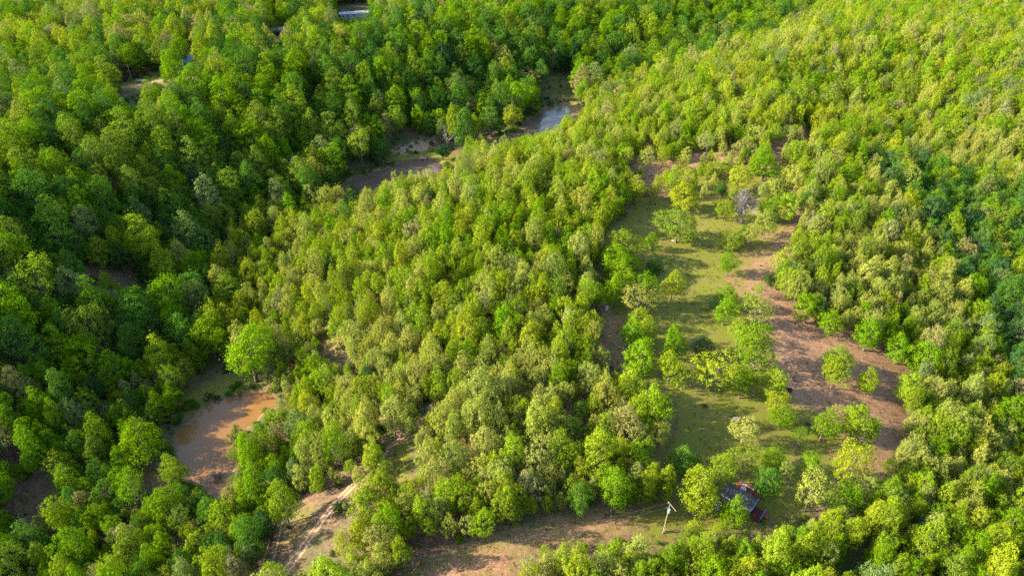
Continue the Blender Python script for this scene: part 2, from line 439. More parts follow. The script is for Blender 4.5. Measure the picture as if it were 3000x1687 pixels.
class MB:
    def __init__(s): s.v = []; s.f = []; s.m = []
    def box(s, c, d, rz=0.0, mi=0, tilt=0.0):
        i = len(s.v); cx, cy, cz = c; a, b_, h = d[0] / 2, d[1] / 2, d[2] / 2
        rot = Matrix.Rotation(rz, 3, 'Z') @ Matrix.Rotation(tilt, 3, 'Y')
        for sx, sy, sz in ((-1, -1, -1), (1, -1, -1), (1, 1, -1), (-1, 1, -1), (-1, -1, 1), (1, -1, 1), (1, 1, 1), (-1, 1, 1)):
            p = rot @ Vector((sx * a, sy * b_, sz * h)); s.v.append((p.x + cx, p.y + cy, p.z + cz))
        for q in ((0, 3, 2, 1), (4, 5, 6, 7), (0, 1, 5, 4), (1, 2, 6, 5), (2, 3, 7, 6), (3, 0, 4, 7)):
            s.f.append(tuple(i + k for k in q)); s.m.append(mi)
        return s
    def tube(s, pts, rad, n=6, mi=0, cap=True):
        pts = [Vector(p) for p in pts]
        rings = []
        for k, p in enumerate(pts):
            d = (pts[min(k + 1, len(pts) - 1)] - pts[max(k - 1, 0)])
            if d.length < 1e-6: d = Vector((0, 0, 1))
            d.normalize()
            a = d.cross(Vector((0.13, 1, 0.07))); a.normalize(); b_ = d.cross(a)
            i = len(s.v); rings.append(i)
            for j in range(n):
                t = 2 * math.pi * j / n
                q = p + (a * math.cos(t) + b_ * math.sin(t)) * rad[k]
                s.v.append((q.x, q.y, q.z))
        for r0, r1 in zip(rings[:-1], rings[1:]):
            for j in range(n):
                s.f.append((r0 + j, r0 + (j + 1) % n, r1 + (j + 1) % n, r1 + j)); s.m.append(mi)
        if cap:
            s.f.append(tuple(rings[0] + j for j in range(n))[::-1]); s.m.append(mi)
            s.f.append(tuple(rings[-1] + j for j in range(n))); s.m.append(mi)
        return s
    def poly(s, pts, mi=0):
        i = len(s.v); s.v += [tuple(p) for p in pts]; s.f.append(tuple(range(i, i + len(pts)))); s.m.append(mi); return s
    def prism(s, outline, y0, y1, mi=0):      # outline in x,z; extruded along y
        i = len(s.v); n = len(outline)
        s.v += [(x, y0, z) for x, z in outline] + [(x, y1, z) for x, z in outline]
        s.f.append(tuple(range(i, i + n))); s.m.append(mi)
        s.f.append(tuple(range(i + n, i + 2 * n))[::-1]); s.m.append(mi)
        for k in range(n):
            k2 = (k + 1) % n
            s.f.append((i + k2, i + k, i + n + k, i + n + k2)); s.m.append(mi)
        return s
    def rock(s, c, r, mi=0, seed=0):
        rr = random.Random(seed); i = len(s.v); n = 9; rings = 5
        for a in range(rings):
            ph = math.pi * (a + 0.5) / rings
            for b_ in range(n):
                th = 2 * math.pi * b_ / n
                k = rr.uniform(0.75, 1.15)
                s.v.append((c[0] + r[0] * k * math.sin(ph) * math.cos(th), c[1] + r[1] * k * math.sin(ph) * math.sin(th), c[2] + r[2] * k * math.cos(ph)))
        for a in range(rings - 1):
            for b_ in range(n):
                s.f.append((i + a * n + b_, i + (a + 1) * n + b_, i + (a + 1) * n + (b_ + 1) % n, i + a * n + (b_ + 1) % n)); s.m.append(mi)
        s.f.append(tuple(i + k for k in range(n))); s.m.append(mi)
        s.f.append(tuple(i + (rings - 1) * n + k for k in range(n))[::-1]); s.m.append(mi)
        return s
    def mesh(s, name, mats):
        me = bpy.data.meshes.new(name)
        me.from_pydata(s.v, [], s.f)
        for m in (mats if isinstance(mats, (list, tuple)) else [mats]): me.materials.append(m)
        me.polygons.foreach_set('material_index', s.m)
        me.update()
        return me
    def build(s, name, mats, parent=None):
        return link(bpy.data.objects.new(name, s.mesh(name, mats)), parent)

# ------------------------------------------------------------------ ground sheet
def axis(a, b, step, far, growth=1.35):
    core = np.arange(a, b + 0.1, step)
    lo = []; d = step; x = a
    while x > a - far:
        d *= growth; x -= d; lo.append(x)
    hi = []; d = step; x = core[-1]
    while x < b + far:
        d *= growth; x += d; hi.append(x)
    return np.concatenate([np.array(lo[::-1]), core, np.array(hi)])

xs = axis(-430, 430, 1.4, 4000); ys = axis(35, 640, 1.4, 5000)
XX, YY = np.meshgrid(xs, ys)
ZZ = H(XX, YY)
ny, nx = XX.shape
co = np.stack([XX.ravel(), YY.ravel(), ZZ.ravel()], 1)
ids = np.arange(ny * nx).reshape(ny, nx)
quads = np.stack([ids[:-1, :-1].ravel(), ids[:-1, 1:].ravel(), ids[1:, 1:].ravel(), ids[1:, :-1].ravel()], 1)
me = bpy.data.meshes.new("ground")
me.vertices.add(len(co)); me.vertices.foreach_set('co', co.ravel())
me.loops.add(quads.size); me.loops.foreach_set('vertex_index', quads.ravel())
me.polygons.add(len(quads)); me.polygons.foreach_set('loop_start', np.arange(0, quads.size, 4))
me.update(calc_edges=True)
me.polygons.foreach_set('use_smooth', np.ones(len(quads), bool))
def mask(polys, soft=8.0):
    out = np.zeros(XX.shape)
    for p in polys:
        a = np.array(p)
        box = ((XX > a[:, 0].min() - 8) & (XX < a[:, 0].max() + 8) & (YY > a[:, 1].min() - 8) & (YY < a[:, 1].max() + 8))
        if box.any():
            v = np.clip(0.5 + signed_poly(XX[box], YY[box], p) / soft, 0, 1)
            out[box] = np.maximum(out[box], v)
    return out
col = np.zeros((ny * nx, 4), np.float32); col[:, 3] = 1
col[:, 0] = np.maximum(np.maximum(mask([CLEAR_W, GRASS_W[1], GRASS_W[2], GRASS_W[4], GRASS_W[5]]), mask([GRASS_W[3]] + GRASS_W[6:]) * 0.5), mask(GRASS_W[:1]) * 0.55).ravel()
bare = mask(BARE_W, 18.0)
for n_, w_, wd in ROADS_W:
    bare = np.maximum(bare, np.clip(1.0 - (dist_polyline(XX, YY, w_) - wd * 0.45) / 1.5, 0, 1) * (0.55 if wd > 3 else 0.42))
bare = np.maximum(bare, mask(PONDS_W, 4.5) * 0.9)
col[:, 1] = bare.ravel()
sand = mask(SAND_W)
col[:, 2] = sand.ravel()
ca = me.attributes.new('zone', 'FLOAT_COLOR', 'POINT'); ca.data.foreach_set('color', col.ravel())
me.materials.append(M_GROUND)
tag(link(bpy.data.objects.new("ground", me)), "hilly woodland floor of leaf litter, mown grass and bare reddish soil", kind='structure')

# ponds
for (name, _, pz), pw in zip(PONDS, PONDS_W):
    # widen slightly so the sheet meets the bank under ground level
    cx = sum(p[0] for p in pw) / len(pw); cy = sum(p[1] for p in pw) / len(pw)
    mb = MB()
    pts = []
    n = len(pw)
    for i in range(n):
        a = Vector(pw[i]); b_ = Vector(pw[(i + 1) % n]); p_ = Vector(pw[i - 1])
        for k in range(4):
            q = a.lerp(b_, k / 4)
            dirn = (q - Vector((cx, cy))).normalized()
            q = q + dirn * 0.5
            pts.append((q.x, q.y, pz - 0.1))
    mb.poly(pts)
    o = mb.build("pond", M_WATER_S if pz == -6.3 else M_WATER_D)
    o['kind'] = 'structure'
    o['label'] = {-6.3: "muddy orange brown farm pond with tree shadows across it", -7.0: "dark brown pond with a small swimming raft at its far bank",
                  -6.6: "long narrow brown pond reflecting the sky among the trees"}[pz]

def ribbon(name, pts, width, lift, mat, label, jit=0.25):
    # resample, smooth
    P = [Vector(p) for p in pts]
    out = []
    for i in range(len(P) - 1):
        p0 = P[max(i - 1, 0)]; p1 = P[i]; p2 = P[i + 1]; p3 = P[min(i + 2, len(P) - 1)]
        n = max(2, int((p2 - p1).length / 0.8))
        for k in range(n):
            t = k / n
            out.append(0.5 * ((2 * p1) + (p2 - p0) * t + (2 * p0 - 5 * p1 + 4 * p2 - p3) * t * t + (3 * p1 - p0 - 3 * p2 + p3) * t ** 3))
    out.append(P[-1])
    xsn = [-1.0, -0.75, -0.5, -0.25, 0, 0.25, 0.5, 0.75, 1.0]
    V = []; A = []; F = []
    for i, p in enumerate(out):
        d = (out[min(i + 1, len(out) - 1)] - out[max(i - 1, 0)]).normalized(); nrm = Vector((-d.y, d.x))
        w = width / 2 * (1 + 0.25 * math.sin(i * 0.23) * 0.6)
        wl = w + random.uniform(-jit, jit); wr = w + random.uniform(-jit, jit)
        for xk in xsn:
            q = p + nrm * (xk * (wr if xk > 0 else wl))
            V.append((q.x, q.y)); A.append(xk)
    V = np.array(V); Z = H(V[:, 0], V[:, 1])
    zz = [float(z) + lift * (1.0 if abs(a) < 0.9 else -1.2) - (0.05 if 0.3 < abs(a) < 0.6 else 0) for z, a in zip(Z, A)]
    n = len(xsn)
    for i in range(len(out) - 1):
        for j in range(n - 1):
            F.append((i * n + j, i * n + j + 1, (i + 1) * n + j + 1, (i + 1) * n + j))
    me = bpy.data.meshes.new(name); me.from_pydata([(x, y, z) for (x, y), z in zip(V.tolist(), zz)], [], F)
    at = me.attributes.new('across', 'FLOAT', 'POINT'); at.data.foreach_set('value', A)
    me.materials.append(mat); me.polygons.foreach_set('use_smooth', [True] * len(F)); me.update()
    o = link(bpy.data.objects.new(name, me)); o['kind'] = 'structure'; o['label'] = label
    return o
RLAB = ["pale sandy dirt road climbing from the bottom edge into the thicket", "brown track winding from the sandy road through the centre thicket",
        "narrow track leading from the road towards the orange pond", "short shaded track through the thicket beside the clearing",
        "pale gravel drive in front of the far yard"]
for (n_, w_, wd), lb in zip(ROADS_W, RLAB):
    ribbon(n_, w_, wd, 0.10, M_ROAD, lb)
rw = poly_world(RUTS)
for s_ in (-0.9, 0.9):
    ribbon("wheel_rut", [(x + s_, y) for x, y in rw], 0.5, 0.09, M_ROAD, "wheel rut in the grass left of the sandy road", 0.1)

# ------------------------------------------------------------------ tree prototypes
def leaf_quads(cent, nrm, size, aspect=0.75):
    n = len(cent)
    nrm = nrm / np.linalg.norm(nrm, axis=1, keepdims=True)
    r = rng.normal(size=(n, 3))
    t = np.cross(nrm, r); t /= np.linalg.norm(t, axis=1, keepdims=True)
    b_ = np.cross(nrm, t)
    size = size[:, None]
    k = rng.uniform(0.6, 1.0, (n, 4, 1))
    fold = nrm * size * 0.18
    v = np.stack([cent - t * size * k[:, 0], cent - b_ * size * aspect * k[:, 1] + fold, cent + t * size * k[:, 2], cent + b_ * size * aspect * k[:, 3] + fold], 1)
    return v.reshape(-1, 3)

def np_mesh(name, leafv, wood, mats):
    nl = len(leafv) // 4
    wv = np.array(wood.v, float).reshape(-1, 3)
    v = np.concatenate([wv, leafv]) if len(wv) else leafv
    faces = [f for f in wood.f]
    me = bpy.data.meshes.new(name)
    me.vertices.add(len(v)); me.vertices.foreach_set('co', v.astype(np.float32).ravel())
    lt = [len(f) for f in faces]
    li = [i for f in faces for i in f]
    lidx = (np.arange(nl * 4) + len(wv))
    allidx = np.concatenate([np.array(li, int), lidx]) if li else lidx
    tot = np.concatenate([np.array(lt, int), np.full(nl, 4)]) if lt else np.full(nl, 4)
    me.loops.add(len(allidx)); me.loops.foreach_set('vertex_index', allidx)
    st = np.concatenate([[0], np.cumsum(tot)[:-1]])
    me.polygons.add(len(tot)); me.polygons.foreach_set('loop_start', st)
    for m in mats: me.materials.append(m)
    me.polygons.foreach_set('material_index', np.concatenate([np.zeros(len(faces), int), np.ones(nl, int)]) if len(mats) > 1 else np.zeros(len(tot), int))
    me.update(calc_edges=True)
    return me

def rand_dirs(n, up=0.0):
    d = rng.normal(size=(n, 3)); d[:, 2] += up
    return d / np.linalg.norm(d, axis=1, keepdims=True)

def make_tree(kind):
    """returns (wood MB, leaf verts, leaf material, wood material); nominal: crown width 8, height 10"""
    W, Ht = 8.0, 10.0
    wood = MB()
    lean = rng.normal(size=2) * 0.25
    if kind == 'oak':   n_cl, rmin, rmax, nl, ls, zc, zr, bottom, pw = 110, 0.34, 0.86, 62, 0.155, 5.1, 4.8, -0.93, 1.7
    elif kind == 'tall': n_cl, rmin, rmax, nl, ls, zc, zr, bottom, pw = 110, 0.34, 0.8, 58, 0.165, 5.3, 4.6, -0.85, 2.0
    elif kind == 'feather': n_cl, rmin, rmax, nl, ls, zc, zr, bottom, pw = 165, 0.24, 0.55, 38, 0.14, 5.2, 4.6, -0.93, 1.15
    elif kind == 'thin': n_cl, rmin, rmax, nl, ls, zc, zr, bottom, pw = 90, 0.26, 0.58, 30, 0.15, 5.7, 4.2, -0.75, 1.9
    elif kind == 'cedar': n_cl, rmin, rmax, nl, ls, zc, zr, bottom, pw = 90, 0.55, 0.9, 84, 0.14, 5.1, 4.9, -0.95, 1.35
    elif kind == 'shrub': n_cl, rmin, rmax, nl, ls, zc, zr, bottom, pw = 22, 0.9, 1.6, 60, 0.32, 4.6, 5.2, -0.8, 2.0
    cents = []
    # lobes: a few big masses make the outline uneven
    lobes = [(rand_dirs(1, 0.4)[0], rng.uniform(0.15, 0.5)) for _ in range(7)]
    dents = [(rand_dirs(1)[0], rng.uniform(0.2, 0.5)) for _ in range(7)]
    def radius(d):
        k = 0.78
        for a, g in lobes: k += g * max(0, float(d @ a)) ** 7
        for a, g in dents: k -= g * max(0, float(d @ a)) ** 8
        return k
    tries = 0
    while len(cents) < n_cl and tries < 6000:
        tries += 1
        d = rand_dirs(1, 0.25)[0]
        if d[2] < bottom: continue
        inner = rng.random() < 0.22
        rr = radius(d) * (rng.uniform(0.4, 0.75) if inner else rng.uniform(0.82, 1.0))
        z = d[2] * rr
        # superellipse profile: widest below the middle, narrower to the top
        prof = (1 - min(0.98, max(0, z)) ** pw) ** 0.5
        if z < 0: prof = 1 - 0.25 * abs(z)
        horiz = np.array([d[0], d[1]]) * rr
        p = np.array([horiz[0] * W / 2 * 0.9 * max(prof, 0.25) ** (0.5 if kind not in ('cedar',) else 1.1), horiz[1] * W / 2 * 0.9 * max(prof, 0.25) ** (0.5 if kind not in ('cedar',) else 1.1), zc + z * zr * 0.92])
        r = rng.uniform(rmin, rmax)
        ok = all(np.linalg.norm(p - c) > (0.62 * (r + cr)) for c, cr in cents)
        if ok or tries > 3500: cents.append((p, r))
    L = []; Nn = []; S = []
    centre = np.array([0, 0, zc - 0.5])
    for c, r in cents:
        out = (c - centre) / (np.linalg.norm(c - centre) + 1e-6)
        n = int(nl * (r / ((rmin + rmax) / 2)) ** 1.6)
        d = rand_dirs(n, 0.35) + out * 0.35
        d /= np.linalg.norm(d, axis=1, keepdims=True)
        rad = r * rng.uniform(0.55, 1.05, (n, 1)) ** 0.6
        flat = np.array([1.12, 1.12, 0.78]) if kind != 'feather' else np.array([0.85, 0.85, 1.25])
        q = c + d * rad * flat + rng.normal(size=(n, 3)) * 0.06
        L.append(q); Nn.append(d * 1.0 + out * 0.35 + rng.normal(size=(n, 3)) * 0.50 + np.array([0, 0, 0.15])); S.append(rng.uniform(0.6, 1.25, n) * ls)
    # stray sprays that break the outline
    n = 900 if kind in ('feather', 'thin') else 620
    pick = rng.integers(0, len(cents), n)
    base = np.array([cents[i][0] for i in pick]); rr_ = np.array([cents[i][1] for i in pick])[:, None]
    outd = base - centre; outd /= np.linalg.norm(outd, axis=1, keepdims=True)
    q = base + outd * rr_ * rng.uniform(0.7, 1.7, (n, 1)) + rng.normal(size=(n, 3)) * np.array([0.28, 0.28, 0.45])
    L.append(q); Nn.append(outd + rng.normal(size=(n, 3)) * 0.7); S.append(rng.uniform(0.5, 1.0, n) * ls)
    L = np.concatenate(L); Nn = np.concatenate(Nn); S = np.concatenate(S)
    # real size: widest spread 8 m, top at 10 m
    ex = np.percentile(np.hypot(L[:, 0], L[:, 1]), 96) ; kx = (W / 2) / ex; kz = (Ht - 0.1) / np.percentile(L[:, 2], 99.6)
    L[:, :2] *= kx; L[:, 2] *= kz
    cents = [(np.array([c[0] * kx, c[1] * kx, c[2] * kz]), r) for c, r in cents]
    leafv = leaf_quads(L, Nn, S)
    # wood
    top = 8.2 if kind in ('cedar', 'tall', 'feather') else 6.8
    spine = [(0, 0, -0.6), (lean[0] * 0.3, lean[1] * 0.3, 1.5), (lean[0], lean[1], 3.6), (lean[0] * 1.6, lean[1] * 1.2, top)]
    r0 = {'oak': 0.24, 'tall': 0.2, 'feather': 0.15, 'thin': 0.14, 'cedar': 0.17, 'shrub': 0.12}[kind]
    wood.tube(spine, [r0 * 1.25, r0, r0 * 0.75, r0 * 0.25], 6)
    nb = 16 if kind in ('oak', 'thin', 'feather', 'tall') else 6
    for c, r in [cents[i] for i in rng.permutation(len(cents))[:nb if kind != 'thin' else 30]]:
        t = rng.uniform(0.25, 0.85); z0 = 1.8 + t * (min(c[2], top) - 2.2) if c[2] > 2.4 else 1.6
        s0 = np.array([lean[0] * z0 / 4, lean[1] * z0 / 4, z0])
        mid = s0 * 0.45 + c * 0.55 + np.array([0, 0, -0.35]) + rng.normal(size=3) * 0.15
        wood.tube([s0, mid, c], [r0 * 0.42, r0 * 0.26, r0 * 0.08], 4, cap=False)
    return wood, leafv

def make_bare(dense):
    wood = MB()
    def grow(p, d, L, r, lvl):
        segs = 3; pts = [p]; rad = [r]
        for k in range(segs):
            d = (d + Vector(rng.normal(size=3).tolist()) * 0.16 + Vector((0, 0, 0.08))).normalized()
            p = p + d * (L / segs); pts.append(p); rad.append(max(0.03 if dense else 0.012, r * (1 - 0.5 * (k + 1) / segs)))
        wood.tube(pts, rad, 5 if lvl < 2 else 3, cap=False)
        if lvl >= (4 if dense else 3): return
        nb = (5 if dense else 3) if lvl < 3 else (4 if dense else 3)
        for k in range(nb):
            q = pts[1 + (k % 3)]
            dd = (d + Vector(rng.normal(size=3).tolist()) * (0.55 if dense else 0.6) + Vector((0, 0, 0.2))).normalized()
            grow(q, dd, L * rng.uniform(0.55, 0.8), rad[-1] * 0.85, lvl + 1)
    grow(Vector((0, 0, -0.4)), Vector((0, 0, 1)), 3.6, 0.20, 0)
    for k in range(5):
        a = k * 1.3 + rng.random()
        grow(Vector((0, 0, 2.0 + k * 0.3)), Vector((math.cos(a) * 0.7, math.sin(a) * 0.7, 0.7)).normalized(), 2.9, 0.11, 1)
    return wood

PROTO = []     # (kind, wood mesh, leaf mesh or None, joint mesh)
COUNTS = [('oak', 9), ('feather', 8), ('tall', 4), ('cedar', 2), ('thin', 5), ('shrub', 3)]
KIDX = {}
wl = bpy.data.collections.new("woodland_kinds")
for kind, cnt in COUNTS:
    KIDX[kind] = []
    for k in range(cnt):
        wood, leafv = make_tree(kind)
        lm = M_NEEDLE if kind == 'cedar' else M_LEAF
        wm = wood.mesh(kind + "_trunk", M_BARK)
        cm = np_mesh(kind + "_crown", leafv, MB(), [lm])
        jm = np_mesh(kind + "_tree", leafv, wood, [M_BARK, lm])
        i = len(PROTO); KIDX[kind].append(i)
        PROTO.append((kind, wm, cm, jm))
        o = bpy.data.objects.new("tree_kind_%02d" % i, jm); wl.objects.link(o)
BARE = []
for dense in (True, False, False):
    w_ = make_bare(dense)
    BARE.append(w_.mesh("bare_tree", M_GREYBARK))

# ------------------------------------------------------------------ colours of foliage
TINT = {'bright': (0.098, 0.178, 0.005), 'lime': (0.148, 0.210, 0.010), 'yellow': (0.178, 0.220, 0.012), 'pale': (0.202, 0.226, 0.040),
        'green': (0.056, 0.124, 0.013), 'deep': (0.028, 0.074, 0.010), 'sage': (0.108, 0.152, 0.040), 'tan': (0.190, 0.188, 0.062),
        'dark': (0.012, 0.040, 0.013), 'blue': (0.045, 0.100, 0.030), 'olive': (0.105, 0.155, 0.014)}
CNAME = {'bright': 'bright green', 'lime': 'lime green', 'yellow': 'yellow green', 'pale': 'pale', 'green': 'mid green', 'deep': 'deep green',
         'sage': 'greyish sage green', 'tan': 'tan tinged', 'dark': 'very dark green', 'blue': 'bluish green', 'olive': 'olive green'}
def tint_of(name, r):
    c = TINT[name]; k = r.uniform(0.88, 1.14)
    return (c[0] * k * r.uniform(0.9, 1.1), c[1] * k, c[2] * k * r.uniform(0.8, 1.25))

# ------------------------------------------------------------------ trees seen singly (base x, base y, crown width, top y in the photograph; kind, colour, label)
C = []
def T(bx, by, w, ty, kind, tint, label): C.append((bx, by, w, ty, kind, tint, label))
T(2128, 808, 50, 738, 'tall', 'bright', "small bright green tree standing alone on the grass left of the bare soil")
T(2118, 952, 60, 868, 'oak', 'bright', "green tree below the small lone tree, lower of its close pair")
T(2124, 900, 58, 832, 'oak', 'bright', "green tree below the small lone tree, upper of its close pair")
T(2090, 915, 42, 862, 'oak', 'dark', "dark bush tucked against the left side of a green pair on the grass")
T(2205, 962, 100, 872, 'thin', 'pale', "pale spindly tree above the biggest bright tree in the clearing")
T(2190, 885+30, 50, 862, 'oak', 'lime', "low lime tree peeping out behind the pale spindly tree")
T(2195, 1085, 116, 955, 'oak', 'bright', "biggest rounded bright green tree in the middle of the clearing")
T(2155, 1015, 74, 940, 'thin', 'lime', "thin lime tree at the upper left of the biggest clearing tree")
T(2055, 1042, 60, 980, 'cedar', 'dark', "dark cedar on the shaded grass left of the biggest clearing tree")
T(2078, 1145, 118, 1022, 'thin', 'yellow', "wide yellow green tree left of the small bright tree at mid clearing")
T(2164, 1166, 66, 1078, 'oak', 'bright', "small bright green tree directly below the biggest clearing tree")
T(2262, 1172, 84, 1088, 'oak', 'lime', "lime tree right of the small bright one, top of a chain of three")
T(2268, 1215, 62, 1150, 'feather', 'yellow', "yellowish tree in the middle of a chain of three on the grass")
T(2278, 1246, 66, 1185, 'oak', 'bright', "bright low tree at the bottom of a chain of three above scattered sticks")
T(2450, 1095, 76, 1015, 'oak', 'lime', "upper of the two leaning trees on the bare soil")
T(2432, 1138, 80, 1055, 'feather', 'lime', "lower left of the two leaning trees on the bare soil")
T(2532, 1153, 62, 1075, 'oak', 'lime', "lone lime tree between the leaning pair and the wood's edge")
T(2640, 1178, 84, 1082, 'oak', 'lime', "lime tree at the right end of the bare soil by the wood's edge")
T(2356, 945, 70, 862, 'oak', 'bright', "bright tree on the upper edge of the bare soil, leftmost of the edge row")
T(2415, 982, 62, 910, 'oak', 'bright', "vivid low tree jutting down onto the bare soil from the wood's edge")
T(2528, 1026, 84, 930, 'oak', 'bright', "vivid tree at the bend of the bare soil, right of the low jutting tree")
T(2618, 1064, 72, 972, 'oak', 'bright', "vivid tree at the wood's edge, right of the bend of the bare soil")
T(2690, 1110, 86, 1005, 'oak', 'bright', "bright wide tree at the wood's edge above the narrow end of bare soil")
T(2118, 648, 48, 584, 'feather', 'lime', "lime tree touching the left side of the grey leafless tree")
T(2236, 700, 66, 610, 'feather', 'pale', "pale tree standing at the top of the reddish soil strip")
T(2245, 645, 62, 570, 'oak', 'bright', "bright tree just behind the pale tree at the top of the soil strip")
T(2302, 650, 66, 564, 'oak', 'lime', "lime tree right of the bright one above the soil strip")
T(2186, 730, 52, 652, 'thin', 'pale', "pale tree above the lone small tree, right of a joined pair")
T(2172, 722, 40, 655, 'oak', 'green', "narrow green tree above the lone small tree, middle of a joined trio")
T(2133, 735, 62, 680, 'feather', 'olive', "olive tree above the lone small tree, left of a joined trio")
T(2355, 635, 52, 562, 'oak', 'green', "dark based green tree right of two lime trees above the soil strip")
T(2388, 642, 52, 590, 'oak', 'blue', "bluish low tree at the wood's corner above the soil strip")
T(2216, 872, 26, 828, 'thin', 'lime', "thin sapling on the reddish strip beside the grass")
T(1978, 710, 110, 602, 'oak', 'olive', "big olive green tree left of the first grass strip with white stones at its foot")
T(2003, 618, 88, 528, 'oak', 'yellow', "yellow green tree above the big olive tree")
T(2010, 560, 66, 498, 'feather', 'yellow', "yellowish tree topping the column above the big olive tree")
T(1906, 734, 40, 678, 'oak', 'bright', "small bright green tree with a white stone at its foot")
T(1914, 812, 50, 752, 'oak', 'deep', "dark green small tree in deep shade below the small tree with the stone")
T(1964, 886, 66, 792, 'feather', 'yellow', "yellow topped tree in the shade right of a tight group")
T(1818, 775, 100, 678, 'oak', 'olive', "olive crown behind the bright pair at the clearing's left edge")
T(1800, 810, 108, 715, 'oak', 'bright', "large bright tree of the pair at the clearing's left edge")
T(1812, 838, 80, 760, 'oak', 'lime', "bright lower lobe tree in front of the large bright pair")
T(1800, 900, 80, 802, 'oak', 'bright', "bright tree right above the weathered white box")
T(1748, 902, 62, 828, 'oak', 'bright', "bright tree left of the weathered white box")
T(1892, 905, 62, 800, 'oak', 'bright', "bright tree peeping above the wide pale tree")
T(1870, 934, 108, 832, 'thin', 'pale', "wide pale tree in front of a bright crown at the left side of the clearing")
T(1862, 970, 54, 895, 'feather', 'lime', "yellow lime tree just below the wide pale tree")
T(1848, 1022, 66, 928, 'oak', 'bright', "bright tree, left one above the largest left hand crown")
T(1890, 1010, 56, 922, 'oak', 'lime', "lime tree, right one above the largest left hand crown")
T(1868, 1106, 104, 995, 'oak', 'bright', "large bright crown in the row left of the middle grass")
T(1962, 1052, 66, 948, 'oak', 'bright', "upright bright tree in the row, upper one of its pair")
T(1953, 1142, 80, 1030, 'feather', 'lime', "lime tree in the row, lower one of its pair")
T(1704, 752, 76, 662, 'oak', 'lime', "bright tree at the thicket's corner beside the upper grass")
T(1711, 838, 44, 745, 'feather', 'pale', "pale narrow tree on the thicket edge left of the bright pair")
T(1916, 1268, 110, 1130, 'oak', 'lime', "big rounded lime tree at the left edge of the lower grass")
T(1818, 1308, 100, 1178, 'feather', 'tan', "big pale buff tree left of the rounded lime tree")
T(1998, 1388, 84, 1312, 'oak', 'green', "dark green round tree at the left of the lower grass")
T(1942, 1458, 56, 1362, 'oak', 'yellow', "yellow green narrow tree just above the power pole")
T(1888, 1472, 60, 1362, 'oak', 'yellow', "yellow green tree left of the power pole, second from it")
T(1858, 1395, 96, 1296, 'feather', 'lime', "lime tree behind the two yellow trees near the power pole")
T(1790, 1505, 92, 1378, 'oak', 'bright', "bright dense tree at the thicket's lower corner left of the power pole")
T(1700, 1515, 66, 1410, 'oak', 'green', "mid green tree on the thicket's lower edge")
T(2102, 1420, 70, 1326, 'feather', 'lime', "bright lime tree above and left of the cabin")
T(2030, 1508, 110, 1378, 'oak', 'lime', "large lime green tree between the power pole and the cabin")
T(2168, 1402, 78, 1306, 'thin', 'olive', "olive tree directly above the red deck of the cabin")
T(2172, 1310, 72, 1226, 'feather', 'pale', "pale yellow tree alone below the round ash pit")
T(2256, 1375, 68, 1308, 'oak', 'bright', "bright tree on the grass above the dark green tree by the deck")
T(2236, 1462, 80, 1370, 'oak', 'green', "dark green tree right of the red deck")
T(2286, 1420, 46, 1348, 'thin', 'pale', "pale thin tree between the deck tree and the big pale tree")
T(2358, 1402, 56, 1328, 'oak', 'bright', "bright small tree behind the big pale tree right of the cabin")
T(2356, 1498, 90, 1372, 'thin', 'pale', "big pale tree standing alone right of the cabin")
T(2140, 1541, 76, 1450, 'oak', 'bright', "vivid green tree in front of the cabin wall")
T(2402, 1288, 66, 1210, 'oak', 'bright', "vivid tree over a brush pile on the lower grass")
T(2332, 1306, 38, 1250, 'thin', 'bright', "small thin tree over a dark brush pile on the lower grass")
T(2485, 1272, 92, 1172, 'oak', 'lime', "lime tree at the right edge of the lower grass with a pale neighbour")
T(2440, 1250, 50, 1190, 'thin', 'pale', "pale thin tree leaning on the lime tree at the lower grass")
T(2540, 1298, 46, 1222, 'oak', 'lime', "small lime tree right of the lime and pale pair")
T(2470, 1428, 92, 1292, 'feather', 'yellow', "tall yellow green tree at the right edge of the lower clearing")
T(2530, 1478, 62, 1400, 'feather', 'pale', "pale tree below the tall yellow green one at the lower clearing")
T(2462, 1512, 76, 1420, 'oak', 'bright', "bright tree at the lower right corner of the clearing")
T(2572, 1552, 86, 1455, 'oak', 'lime', "lime tree beside the small red soil patch at lower right")
T(2232, 532, 86, 432, 'oak', 'bright', "large bright tree at the upper end of the clearing")
T(2326, 490, 62, 408, 'feather', 'lime', "domed lime tree right of the large bright one at the upper clearing")
T(2388, 448, 44, 374, 'oak', 'bright', "bright narrow tree by the upper end of the bare lane")
T(2168, 465, 56, 400, 'feather', 'pale', "pale round tree above the large bright tree at the upper clearing")
T(2158, 562, 70, 478, 'feather', 'yellow', "yellow lime tree left of the large bright one at the upper clearing")
T(2066, 462, 38, 382, 'thin', 'pale', "pale sparse tree on the pinkish ground at the clearing's top left")
T(2110, 476, 26, 410, 'thin', 'pale', "slender pale tree right of a sparse one on the pinkish ground")
T(2068, 524, 44, 470, 'feather', 'lime', "small round lime tree below the slender pale ones")
T(2326, 578, 76, 488, 'feather', 'pale', "pale domed tree on the right of the upper clearing")
T(2388, 608, 62, 540, 'feather', 'lime', "lime round tree below the pale domed one")
T(2475, 565, 68, 478, 'oak', 'bright', "bright tree at the right edge of the upper clearing")
T(2520, 492, 46, 418, 'thin', 'pale', "pale narrow tree by the dirt gap at upper right")
T(2572, 492, 50, 418, 'oak', 'yellow', "yellow green tree right of the dirt gap at upper right")
T(2108, 588, 42, 532, 'cedar', 'deep', "small dark green tree left of the grey leafless tree")
T(2215, 440, 60, 366, 'feather', 'pale', "pale crown above the pale round tree, left of three at the clearing's top")
T(2258, 432, 54, 360, 'feather', 'lime', "lime crown, middle of three at the clearing's top")
T(2296, 428, 48, 364, 'thin', 'sage', "greyish thin crown, right of three at the clearing's top")
